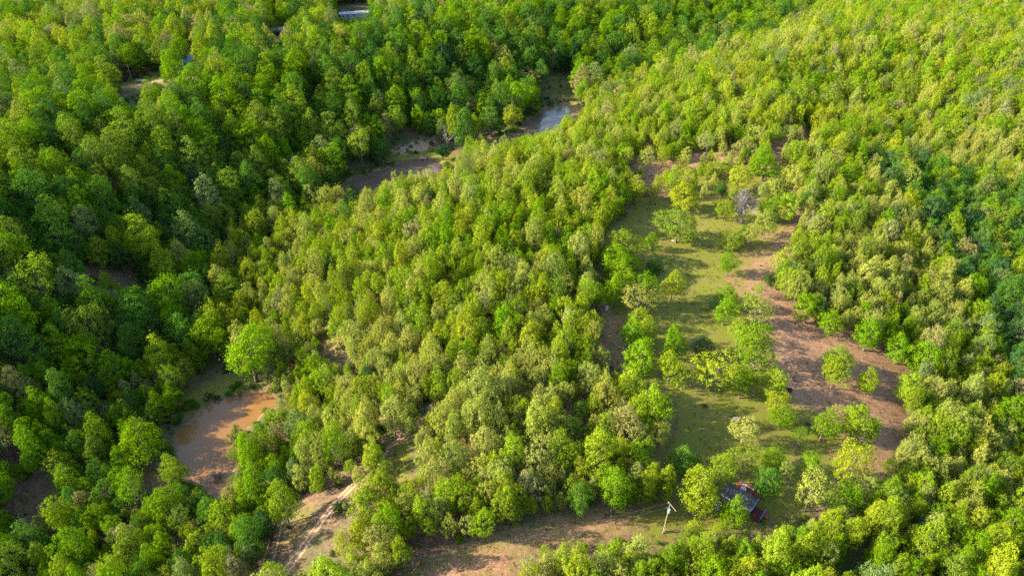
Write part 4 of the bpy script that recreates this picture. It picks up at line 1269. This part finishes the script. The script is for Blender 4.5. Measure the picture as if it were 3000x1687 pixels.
for i in ii:
    s_ = rr.uniform(0.5, 1.5)
    pts.append((x[i], y[i], z[i])); idx.append(rr.randrange(4)); rot.append((0, 0, rr.uniform(0, 6.28))); scl.append((s_, s_, s_ * rr.uniform(0.5, 1.2)))
    if isb[i]: c = (0.21, 0.125, 0.068) if rr.random() < 0.75 else (0.11, 0.055, 0.035)
    else: c = rr.choice([(0.10, 0.118, 0.009), (0.135, 0.14, 0.014), (0.08, 0.095, 0.008), (0.17, 0.135, 0.05)])
    tin.append(c)
scatter_object("grass", pts, idx, rot, scl, tin, tc_, "short grass tufts and dry leaf litter on the open ground", "grass")
print("TUFTS", len(ii))

# ------------------------------------------------------------------ cabin
def at_height(u, v, z): 
    x, y = on_plane(u, v, z); return Vector((float(x), float(y)))
zc_ = H1(*at_height(2165, 1480, 0))
E1 = at_height(2112, 1445, zc_ + 2.3); E2 = at_height(2201, 1494, zc_ + 2.3); R1 = at_height(2127, 1421, zc_ + 2.3); R2 = at_height(2222, 1468, zc_ + 2.3)
Lc = (E2 - E1).length; d = (E2 - E1).normalized(); nrm = Vector((-d.y, d.x)); Wc = max(3.4, (R2 - E2).dot(nrm))
print("CABIN", Lc, Wc, zc_)
yaw = math.atan2(d.y, d.x)
cab = empty("cabin", (E1.x, E1.y, zc_), yaw)
tag(cab, "small grey cabin with dark roof and red stained decks beneath the trees", "cabin")
ov_ = 0.3; HW = 2.2; RH = 2.9
wl_ = MB(); x0, x1, y0, y1 = ov_, Lc - ov_, ov_, Wc - ov_
wl_.box(((x0 + x1) / 2, y0 + 0.06, HW / 2 - 0.2), (x1 - x0, 0.12, HW + 0.4)); wl_.box(((x0 + x1) / 2, y1 - 0.06, HW / 2 - 0.2), (x1 - x0, 0.12, HW + 0.4))
ym = (y0 + y1) / 2
for xx in (x0, x1 - 0.12):
    i = len(wl_.v)
    out = [(y0 + 0.12, -0.4), (y1 - 0.12, -0.4), (y1 - 0.12, HW), (ym, RH - 0.08), (y0 + 0.12, HW)]
    wl_.v += [(xx, a, b_) for a, b_ in out] + [(xx + 0.12, a, b_) for a, b_ in out]
    wl_.f.append(tuple(i + k for k in range(5))); wl_.m.append(0); wl_.f.append(tuple(i + 5 + k for k in range(5))[::-1]); wl_.m.append(0)
    for k in range(5): wl_.f.append((i + (k + 1) % 5, i + k, i + 5 + k, i + 5 + (k + 1) % 5)); wl_.m.append(0)
wl_.build("wall", M_SIDING, cab)
npn = 7
for side in (0, 1):
    for k in range(npn):
        a = Lc * k / npn + 0.012; b_ = Lc * (k + 1) / npn - 0.012
        ye = -0.05 if side == 0 else Wc + 0.05
        z_e = HW + 0.02; z_r = RH + 0.05 + (0.01 if side else 0)
        dz = rr.uniform(0, 0.02)
        mb = MB(); yr = ym + (0.01 if side else -0.01)
        v_ = [(a, ye, z_e + dz), (b_, ye, z_e + dz), (b_, yr, z_r + dz), (a, yr, z_r + dz)]
        i = 0; mb.v = [(p[0], p[1], p[2]) for p in v_] + [(p[0], p[1], p[2] - 0.05) for p in v_]
        mb.f = [(0, 1, 2, 3), (7, 6, 5, 4), (0, 4, 5, 1), (1, 5, 6, 2), (2, 6, 7, 3), (3, 7, 4, 0)]; mb.m = [0] * 6
        mb.build("roof_panel", M_ROOF, cab)
rc = MB(); rc.box((Lc / 2, ym, RH + 0.10), (Lc + 0.05, 0.28, 0.05)); rc.build("ridge_cap", M_ROOF, cab)
tr_ = MB()
tr_.tube([(Lc + 0.05, -0.05, HW - 0.03), (Lc + 0.05, ym, RH)], [0.1, 0.1], 4); tr_.tube([(Lc + 0.05, ym, RH), (Lc + 0.05, Wc + 0.05, HW - 0.03)], [0.1, 0.1], 4)
tr_.build("gable_trim", M_BLUETRIM, cab)
fa = MB(); fa.box((Lc / 2, -0.09, HW - 0.06), (Lc, 0.04, 0.14)); fa.build("fascia", M_WHITE, cab)
for xx in (1.4, Lc - 1.6):
    wf = MB(); wf.box((xx, y0 - 0.03, 1.2), (0.9, 0.06, 0.8)); w_o = wf.build("window", M_WHITE, cab)
    wp = MB(); wp.box((xx, y0 - 0.065, 1.2), (0.74, 0.02, 0.64)); wp.build("pane", M_DARK, w_o)
dr = MB(); dr.box((x1 + 0.03, ym - 0.5, 1.0), (0.06, 0.85, 1.95)); dr.build("door", M_BLUETRIM, cab)
# east deck (red, its shade painted in as maroon)
def boards(mb, xa, xb, ya, yb, z, along_x=True, w=0.14):
    if along_x:
        k = ya
        while k < yb - 0.02:
            e = min(k + w, yb); mb.box(((xa + xb) / 2, (k + e) / 2, z + rr.uniform(0, 0.006)), (xb - xa, e - k - 0.012, 0.035)); k += w
    else:
        k = xa
        while k < xb - 0.02:
            e = min(k + w, xb); mb.box(((k + e) / 2, (ya + yb) / 2, z + rr.uniform(0, 0.006)), (e - k - 0.012, yb - ya, 0.035)); k += w
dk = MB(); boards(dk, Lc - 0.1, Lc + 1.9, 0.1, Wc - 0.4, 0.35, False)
o = dk.build("deck_boards", M_SHADED_DECK_AND_RAIL, cab); o['kind'] = 'stuff'
dj = MB(); dj.box((Lc + 0.9, 0.2, 0.16), (2.0, 0.1, 0.3)); dj.box((Lc + 0.9, Wc - 0.5, 0.16), (2.0, 0.1, 0.3)); dj.box((Lc + 1.84, Wc / 2 - 0.1, 0.16), (0.1, Wc - 0.6, 0.3)); dj.build("deck_frame", M_SHADED_DECK_AND_RAIL, cab)
rl = MB()
for yy in (0.15, Wc / 3, 2 * Wc / 3 - 0.2, Wc - 0.45): rl.box((Lc + 1.86, yy, 0.75), (0.08, 0.08, 0.8))
rl.box((Lc + 1.86, Wc / 2 - 0.12, 1.17), (0.14, Wc - 0.55, 0.05)); rl.box((Lc + 1.86, Wc / 2 - 0.12, 0.75), (0.05, Wc - 0.6, 0.05))
rl.build("deck_railing", M_BLUETRIM, cab)
stp = MB()
for k in range(3): stp.box((Lc + 2.05 + k * 0.27, Wc - 1.0, 0.27 - k * 0.1), (0.27, 1.0, 0.05))
stp.build("steps", M_REDDECK, cab)
# back deck (sunlit red) with bench
bx0, bx1, by0, by1 = 1.2, 4.3, Wc - 0.1, Wc + 2.9
dk = MB(); boards(dk, bx0, bx1, by0, by1, 0.55, True); o = dk.build("deck_boards", M_REDDECK, cab); o['kind'] = 'stuff'
dj = MB()
for xx in (bx0 + 0.08, (bx0 + bx1) / 2, bx1 - 0.08):
    for yy in (by0 + 0.3, (by0 + by1) / 2, by1 - 0.1): dj.box((xx, yy, 0.1), (0.12, 0.12, 0.84))
dj.box(((bx0 + bx1) / 2, by1 + 0.03, 0.42), (bx1 - bx0, 0.05, 0.22)); dj.box((bx0 - 0.03, (by0 + by1) / 2, 0.42), (0.05, by1 - by0, 0.22)); dj.box((bx1 + 0.03, (by0 + by1) / 2, 0.42), (0.05, by1 - by0, 0.22))
dj.build("deck_frame", M_REDDECK, cab)
rl = MB()
for (xa, ya, xb, yb) in ((bx0, by1, bx1, by1), (bx0, by0 + 0.5, bx0, by1)):
    nseg = 4
    for k in range(nseg + 1):
        t = k / nseg; rl.box((xa + (xb - xa) * t, ya + (yb - ya) * t, 0.95), (0.09, 0.09, 0.85))
    rl.tube([(xa, ya, 1.38), (xb, yb, 1.38)], [0.07, 0.07], 4); rl.tube([(xa, ya, 0.95), (xb, yb, 0.95)], [0.05, 0.05], 4)
rl.build("deck_railing", M_ORANGE, cab)
bn_ = MB(); bn_.box(((bx0 + bx1) / 2, by1 - 0.32, 0.98), (bx1 - bx0 - 0.3, 0.42, 0.06))
for xx in (bx0 + 0.4, (bx0 + bx1) / 2, bx1 - 0.4): bn_.box((xx, by1 - 0.32, 0.76), (0.08, 0.36, 0.38))
bn_.build("bench", M_TIN, cab)
def loc_cab(x, y, z): 
    return Vector((E1.x, E1.y, zc_)) + Matrix.Rotation(yaw, 3, 'Z') @ Vector((x, y, z))
# round white table on the deck
tb = empty("round_table", loc_cab(2.6, Wc + 1.2, 0.57)); tag(tb, "round white table with dark things on it on the sunlit red deck", "table")
mb = MB(); mb.tube([(0, 0, 0.68), (0, 0, 0.73)], [0.52, 0.52], 16); mb.build("tabletop", M_WHITE, tb)
mb = MB(); mb.tube([(0, 0, 0.01), (0, 0, 0.68)], [0.06, 0.06], 8); mb.tube([(0, 0, 0.005), (0, 0, 0.05)], [0.28, 0.28], 10); mb.build("pedestal", M_WHITE, tb)
for k, (a, b_) in enumerate(((0.15, 0.1), (-0.2, 0.05), (0.05, -0.2))):
    mb = MB(); mb.tube([(0, 0, 0), (0, 0, 0.12)], [0.09, 0.07], 8)
    o = mb.build("pot", M_DARK); o.location = tb.location + Vector((a, b_, 0.73))
    tag(o, ("small dark pot on the round white table, nearest the bench", "small dark pot at the left of the round white table", "small dark pot at the near rim of the round white table")[k], "pot", "pots on the round white table")
# iron handrail stair right of deck
ir = empty("iron_stair_rail", loc_cab(bx1 + 0.2, by1 - 0.6, 0), yaw); tag(ir, "dark reddish iron stair rails right of the sunlit deck", "stair rail")
mb = MB()
for yy in (-0.45, 0.45):
    mb.tube([(0, yy, 0.0), (0, yy, 1.4)], [0.04, 0.04], 5); mb.tube([(1.3, yy, 0.0), (1.3, yy, 0.85)], [0.04, 0.04], 5)
    mb.tube([(0, yy, 1.4), (1.3, yy, 0.85)], [0.035, 0.035], 5); mb.tube([(0, yy, 0.9), (1.3, yy, 0.4)], [0.025, 0.025], 5)
mb.build("rail", M_SHADED_DECK_AND_RAIL, ir)
mb = MB()
for k in range(3): mb.box((0.25 + k * 0.38, 0, 0.42 - k * 0.14), (0.3, 0.85, 0.04))
mb.build("tread", M_REDDECK, ir)
# white tank by the cabin's left wall
tp = G(2102, 1489)
tk = empty("water_tank", tp); tag(tk, "round white tank with a dark open top left of the cabin", "tank")
mb = MB(); mb.tube([(0, 0, 0.25), (0, 0, 1.35)], [0.52, 0.52], 18, cap=False); mb.tube([(0, 0, 0.24), (0, 0, 0.26)], [0.52, 0.52], 18); mb.build("body", M_WHITE, tk)
mb = MB(); mb.tube([(0, 0, 1.25), (0, 0, 1.27)], [0.49, 0.49], 18); mb.build("lid", M_DARK, tk)
mb = MB()
for k in range(18):
    a, b_ = 2 * math.pi * k / 18, 2 * math.pi * (k + 1) / 18
    mb.tube([(0.52 * math.cos(a), 0.52 * math.sin(a), 1.36), (0.52 * math.cos(b_), 0.52 * math.sin(b_), 1.36)], [0.035, 0.035], 5, cap=False)
mb.build("rim", M_WHITE, tk)
for k in range(4):
    a = k * math.pi / 2 + 0.5
    mb = MB(); mb.box((0.4 * math.cos(a), 0.4 * math.sin(a), 0.1), (0.1, 0.1, 0.34)); mb.build("leg", M_WOOD, tk)

# ------------------------------------------------------------------ power poles and wires
def pole(base, h, label, arm=True, r=0.10, cross_yaw=0.0, lean=(0, 0)):
    p = empty("utility_pole", base); tag(p, label, "utility pole", "utility poles")
    mb = MB(); mb.tube([(0, 0, -0.5), (lean[0] * .5, lean[1] * .5, h / 2), (lean[0], lean[1], h)], [r * 1.2, r, r * 0.8], 10); mb.build("pole", M_POLE, p)
    if arm:
        # standoff arm carrying the primary wire
        c_, s_ = math.cos(cross_yaw), math.sin(cross_yaw)
        mb = MB(); mb.tube([(lean[0] - 0.5 * c_, lean[1] - 0.5 * s_, h + 0.35), (lean[0] + 1.6 * c_, lean[1] + 1.6 * s_, h + 0.05)], [0.06, 0.06], 4); mb.build("crossarm", M_WOOD, p)
        mb = MB(); mb.tube([(0.32, -0.05, h - 2.0), (0.32, -0.05, h - 1.15)], [0.23, 0.23], 12); mb.tube([(0.32, -0.05, h - 1.15), (0.32, -0.05, h - 1.0)], [0.23, 0.08], 12); mb.box((0.12, -0.02, h - 1.5), (0.2, 0.1, 0.5)); mb.build("transformer", M_TIN, p)
        for k, z0 in enumerate((h + 0.38, h - 0.9)):
            mb = MB(); mb.tube([(lean[0] - 0.35, lean[1], z0), (lean[0] - 0.35, lean[1], z0 + 0.22)], [0.07, 0.04], 8); mb.build("insulator", M_BLUEROOF, p)
    return p
PB = G(1942, 1561)
hp = height_for(PB.x, PB.y, PB.z, 1478)
pole(PB, hp, "tall power pole with transformer standing on bare ground left of the cabin", lean=(0.25, 0), cross_yaw=-1.05)
PB2 = G(985, 1755); h2 = height_for(PB2.x, PB2.y, PB2.z, 1681)
pole(PB2, h2, "power pole whose top just shows at the bottom edge", arm=False)
PF = G(388, 238); hf_ = height_for(PF.x, PF.y, PF.z, 190)
pole(PF, hf_, "far weathered pole beside the dark pickup", arm=False)
PF2 = G(823, 232); hf2 = height_for(PF2.x, PF2.y, PF2.z, 202)
pole(PF2, hf2, "far pole half hidden in the woods right of the far yard", arm=False)
def wire(a, b_, sag, label, r=0.018):
    mb = MB(); pts = []
    for k in range(21):
        t = k / 20; p = a.lerp(b_, t); p.z -= sag * 4 * t * (1 - t); pts.append(p)
    mb.tube(pts, [r] * 21, 5, cap=False)
    tag(mb.build("power_line", M_WIRE), label, "wire", "overhead wires")
dirw = (PB2 - PB)
far_end = PB + dirw * 1.6
wire(PB + Vector((-0.1, 0, hp + 0.55)), PB2 + Vector((0, 0, h2 + 0.2)), 1.3, "upper overhead wire running left from the power pole", 0.010)
wire(PB + Vector((-0.1, 0, hp - 0.7)), PB2 + Vector((0, 0, h2 - 0.9)), 1.5, "lower overhead wire running left from the power pole", 0.009)
wire(PF + Vector((0, 0, hf_ - 0.1)), PF + Vector((-40, 12, hf_ + 1)), 0.8, "thin wire running left from the far pole", 0.025)
# guy stake beside the pole
mb = MB(); mb.box((0, 0, 0.3), (0.25, 0.2, 0.9)); o = mb.build("meter_post", M_WOOD); o.location = PB + Vector((0.45, 0.35, 0)); tag(o, "short dark post just right of the power pole's foot", "post")

# ------------------------------------------------------------------ raft, stakes
RP = at_height(1240, 467, -7.1)
raft = empty("swimming_raft", (RP.x, RP.y, -7.1), -0.12); tag(raft, "small plank raft on blue barrels at the pond's far bank", "raft")
for k in range(12):
    mb = MB(); mb.box((0, -1.2 + k * 0.22, 0.62 + rr.uniform(0, 0.015)), (2.9, 0.2, 0.05)); mb.build("plank", M_PLANK, raft)
mb = MB()
for xx in (-1.3, 0, 1.3): mb.box((xx, 0.0, 0.52), (0.12, 2.6, 0.12))
mb.build("frame", M_WOOD, raft)
for xx in (-1.05, 1.05):
    for yy in (-0.8, 0.75):
        mb = MB(); mb.tube([(xx, yy - 0.45, 0.18), (xx, yy - 0.38, 0.18), (xx, yy + 0.38, 0.18), (xx, yy + 0.45, 0.18)], [0.24, 0.29, 0.29, 0.24], 12); mb.build("barrel", M_BLUEB, raft)
SP = at_height(1147, 509, -7.1)
o = MB().tube([(0, 0, -0.6), (0.02, 0, 0.9), (0.1, 0.1, 1.7)], [0.14, 0.12, 0.05], 7).tube([(0.02, 0, 0.9), (0.6, 0.1, 1.1)], [0.05, 0.02], 5).build("dead_stump", M_GREYBARK)
o.location = (SP.x, SP.y, -7.1); tag(o, "pale broken stump standing in the dark raft pond", "stump")
p_ = G(1125, 487); o = MB().tube([(0, 0, -0.3), (0, 0, 2.4)], [0.09, 0.07], 6).build("wooden_stake", M_GREYBARK); o.location = p_; tag(o, "thin pale stake at the shaded left bank of the raft pond", "stake")

# ------------------------------------------------------------------ small things in the clearing
def brush_pile(u, v, r, mat, label, n=46, name="brush_pile"):
    p = G(u, v); mb = MB(); q = random.Random(int(u))
    for k in range(n):
        a = q.uniform(0, 6.28); rad = r * q.random() ** 0.6; c = Vector((math.cos(a) * rad, math.sin(a) * rad * 0.8, q.uniform(0.03, 0.35) * (1.2 - rad / r)))
        dd = Vector((q.gauss(0, 1), q.gauss(0, 1), q.gauss(0, 0.25))).normalized() * q.uniform(0.25, 0.75) * r * 0.7
        t = q.uniform(0.02, 0.07); mb.tube([c - dd, c + dd], [t, t * 0.5], 5)
    o = mb.build(name, mat); o.location = p; tag(o, label, "brush pile", "brush piles on the grass"); return o
brush_pile(2062, 1190, 0.8, M_CHAR, "dark burnt pile in the shade at the left of the lower grass")
brush_pile(2309, 1141, 1.0, M_CHAR, "dark pile of debris right of the lime tree chain", 70)
brush_pile(2208, 1112, 0.8, M_CHAR, "dark pile below the biggest clearing tree")
brush_pile(2366, 1243, 0.7, M_CHAR, "dark charred pile beside the vivid tree's left side")
brush_pile(2330, 1308, 0.9, M_BRUSH, "brown stick pile under the small thin tree", 60)
brush_pile(2405, 1291, 0.8, M_BRUSH, "brown stick pile under the vivid tree")
brush_pile(2275, 1243, 1.5, M_WOOD, "scattered pale sticks under the bottom tree of the chain", 60)
brush_pile(2328, 1330, 0.5, M_BRUSH, "small brown heap below the stick pile")
brush_pile(1757, 826, 1.2, M_CHAR, "dark logs in the shade left of the bright pair")
brush_pile(1880, 570, 2.6, M_REDSOIL, "reddish brush heap at the clearing's upper left", 120)
brush_pile(2430, 1322, 0.6, M_BRUSH, "small brown heap left of the tall yellow green tree")
brush_pile(2305, 1413, 1.1, M_WOOD, "pale fallen branch pile left of the big pale tree", 18)
p = G(2157, 1227); ap = empty("ash_pit", p); tag(ap, "round fire pit with grey ash on the lower grass", "fire pit")
mb = MB()
for k in range(22):
    a = 2 * math.pi * k / 22; mb.rock((1.15 * math.cos(a), 0.95 * math.sin(a), 0.05), (0.28, 0.24, 0.16), 0, k)
mb.build("charred_ring", M_CHAR, ap); MB().rock((0, 0, 0.0), (0.95, 0.75, 0.14), 0, 3).build("ash", M_ASH, ap)
def stone(u, v, r, label, mat=M_STONE):
    p = G(u, v); o = MB().rock((0, 0, 0.12), (r, r * 0.7, r * 0.5), 0, int(u)).build("stone", mat); o.location = p; tag(o, label, "stone", "pale stones on the grass")
stone(1902, 730, 0.55, "white stone at the foot of the small bright tree")
stone(1972, 706, 0.6, "long white stone under the big olive tree")
stone(1962, 722, 0.35, "small reddish stone below the big olive tree", M_BRUSH)
stone(1758, 725, 0.7, "flat tan stone in the shade at the thicket's edge")
p = G(1777, 906); o = MB().box((0, 0, 0.45), (0.8, 0.6, 1.0), 0.5).box((0, 0, 0.97), (0.86, 0.66, 0.05), 0.5).build("white_box", M_WHITE); o.location = p; tag(o, "small weathered white box beneath the bright trees at the clearing's left edge", "box")
for (u, v, L, a, lb) in ((2915, 745, 4.0, 0.9, "pale broken log in the shaded valley at the right edge, longer one"), (2898, 730, 3.0, 0.7, "pale broken log in the shaded valley at the right edge, left one")):
    p = G(u, v); o = MB().tube([(0, 0, 3.5), (L * math.cos(a) * 0.5, L * math.sin(a) * 0.2, 6.5)], [0.22, 0.12], 7).tube([(0, 0, -0.3), (0, 0, 3.5)], [0.28, 0.22], 7).build("broken_trunk", M_GREYBARK)
    o.location = p; tag(o, lb, "dead trunk", "broken trunks")

# ------------------------------------------------------------------ far yard: vehicles and houses
def wheel(parent, x, y, r=0.36, w=0.24):
    o = MB().tube([(x, y - w / 2, r), (x, y + w / 2, r)], [r, r], 14).build("wheel", M_TYRE, parent)
    MB().tube([(x, y - w / 2 - 0.01, r), (x, y + w / 2 + 0.01, r)], [r * 0.55, r * 0.55], 10).build("rim", M_GALV, o)
def pickup(loc, yaw_, paint, label):
    e = empty("pickup_truck", loc, yaw_); tag(e, label, "truck")
    out = [(-2.7, 0.45), (2.6, 0.45), (2.7, 0.6), (2.65, 1.05), (1.25, 1.12), (0.75, 1.75), (-0.55, 1.75), (-0.75, 1.15), (-2.7, 1.12)]
    MB().prism(out, -0.95, 0.95).build("body", paint, e)
    MB().box((-1.75, 0, 1.14), (1.7, 1.6, 0.04)).build("bed", M_DARK, e)
    MB().poly([(1.27, -0.8, 1.14), (1.27, 0.8, 1.14), (0.79, 0.78, 1.70), (0.79, -0.78, 1.70)]).build("windscreen", M_MROOF, e)
    for s_ in (-1, 1): MB().box((0.12, s_ * 0.955, 1.42), (1.1, 0.02, 0.42)).build("side_window", M_DARK, e)
    for s_ in (-1, 1): MB().box((2.69, s_ * 0.7, 0.85), (0.05, 0.3, 0.16)).build("headlight", M_WHITE, e)
    for xx in (-1.7, 1.7):
        for yy in (-0.88, 0.88): wheel(e, xx, yy)
def car(loc, yaw_, paint, label, name="parked_car", cat="car"):
    e = empty(name, loc, yaw_); tag(e, label, cat)
    out = [(-2.3, 0.35), (2.25, 0.35), (2.3, 0.7), (1.3, 0.92), (0.6, 1.42), (-1.1, 1.42), (-1.75, 0.98), (-2.3, 0.9)]
    MB().prism(out, -0.88, 0.88).build("body", paint, e)
    MB().poly([(1.28, -0.74, 0.95), (1.28, 0.74, 0.95), (0.64, 0.7, 1.40), (0.64, -0.7, 1.40)]).build("windscreen", M_DARK, e)
    for s_ in (-1, 1): MB().box((-0.25, s_ * 0.885, 1.16), (1.5, 0.02, 0.34)).build("side_window", M_DARK, e)
    for xx in (-1.4, 1.4):
        for yy in (-0.8, 0.8): wheel(e, xx, yy, 0.32, 0.2)
pickup(G(352, 243), math.pi + 0.35, M_BLACKCAR, "dark pickup truck parked on the grass left of the far pole")
car(G(375, 235), math.pi + 0.3, M_BLACKCAR, "dark car parked right behind the dark pickup")
car(G(405, 228), 0.1, M_BLACKCAR, "dark car parked on the far yard grass right of the far pole")
car(G(1187, 22), 0.4, M_WHITE, "white car half hidden by trees at the top edge")
# utility trailer
e = empty("trailer", G(413, 241), 0.05); tag(e, "low flat grey trailer on the grass by the gravel drive", "trailer")
MB().box((0, 0, 0.55), (3.6, 1.7, 0.1)).build("deck", M_TIN, e); mb = MB()
for s_ in (-1, 1): mb.box((0, s_ * 0.86, 0.75), (3.6, 0.04, 0.3))
mb.build("side_rail", M_GALV, e); MB().tube([(1.8, 0, 0.5), (3.0, 0, 0.45)], [0.05, 0.05], 5).build("drawbar", M_GALV, e)
for s_ in (-1, 1): wheel(e, -0.2, s_ * 0.98, 0.3, 0.2)

def house(name, loc, yaw_, L, W, wallh, ridge, wallm, roofm, label, cat, wins, panels=8):
    e = empty(name, loc, yaw_); tag(e, label, cat)
    MB().prism([(-L / 2, -0.5), (L / 2, -0.5), (L / 2, wallh), (-L / 2, wallh)], -W / 2, W / 2).build("wall", wallm, e)
    mb = MB()
    for s_ in (-1, 1):
        x = s_ * L / 2
        i = len(mb.v); o3 = [(x, -W / 2, wallh), (x, W / 2, wallh), (x, 0, ridge - 0.05)]
        mb.poly(o3)
    mb.build("gable", wallm, e)
    for s_ in (-1, 1):
        for k in range(panels):
            a = -L / 2 - 0.2 + (L + 0.4) * k / panels; b_ = a + (L + 0.4) / panels - 0.03
            dz = 0.012 * (k % 2)
            m2 = MB(); q = [(a, s_ * (W / 2 + 0.3), wallh - 0.05 + dz), (b_, s_ * (W / 2 + 0.3), wallh - 0.05 + dz), (b_, s_ * 0.01, ridge + dz), (a, s_ * 0.01, ridge + dz)]
            m2.v = q + [(p[0], p[1], p[2] - 0.07) for p in q]; m2.f = [(0, 1, 2, 3), (7, 6, 5, 4), (0, 4, 5, 1), (1, 5, 6, 2), (2, 6, 7, 3), (3, 7, 4, 0)]; m2.m = [0] * 6
            m2.build("roof_panel", roofm, e)
    for xx in wins:
        f = MB().box((xx, -W / 2 - 0.03, wallh * 0.58), (1.1, 0.06, 1.1)).build("window", M_WHITE, e)
        MB().box((xx, -W / 2 - 0.065, wallh * 0.58), (0.9, 0.02, 0.9)).build("pane", M_DARK, f)
    return e
house("mobile_home", G(1048, 52), 0.28, 20, 4.4, 2.7, 3.5, M_MOBILE, M_MROOF, "long pale blue mobile home with ribbed metal roof at the top edge", "mobile home", (-8, -5.6, -2, 3, 7), 14)
house("farm_house", G(556, 190), 0.55, 9, 8, 2.6, 4.2, M_TIN, M_BLUEROOF, "pale blue roofed house behind trees in the far yard", "house", (-2.5, 2), 8)
house("shed", G(812, 100), 0.45, 9, 5, 2.4, 3.3, M_BLACKCAR, M_MROOF, "dark shed with pale metal roof in the far woods", "shed", (-2.0,), 7)
house("barn", G(1250, 28), 0.2, 8, 6, 2.6, 3.9, M_WOOD, M_ROOF, "dark barn at the top edge left of the orange tractor", "barn", (1.0,), 7)
# tractor
e = empty("tractor", G(1281, 32), 2.8); tag(e, "orange tractor with a white canopy at the top edge", "tractor")
MB().box((0.7, 0, 1.0), (1.5, 0.7, 0.7)).box((-0.5, 0, 0.9), (1.1, 0.9, 0.5)).build("body", M_ORANGE, e)
MB().box((-0.4, 0, 2.35), (1.7, 1.5, 0.08)).build("canopy", M_WHITE, e)
mb = MB()
for xx in (-1.1, 0.3):
    for yy in (-0.6, 0.6): mb.tube([(xx, yy, 1.1), (xx, yy, 2.32)], [0.04, 0.04], 5)
mb.build("canopy_post", M_DARK, e); MB().box((-0.6, 0, 1.35), (0.5, 0.5, 0.4)).build("seat", M_DARK, e)
for yy in (-0.75, 0.75): wheel(e, -0.7, yy, 0.68, 0.34); wheel(e, 1.2, yy * 0.85, 0.42, 0.24)
p = G(1289, 33); o = MB().tube([(0, 0, 0), (0, 0, 0.1), (0, 0, 0.95), (0, 0, 1.0)], [0.5, 0.56, 0.56, 0.5], 14).build("blue_drum", M_CYAN); o.location = p; tag(o, "light blue drum right of the orange tractor", "drum")
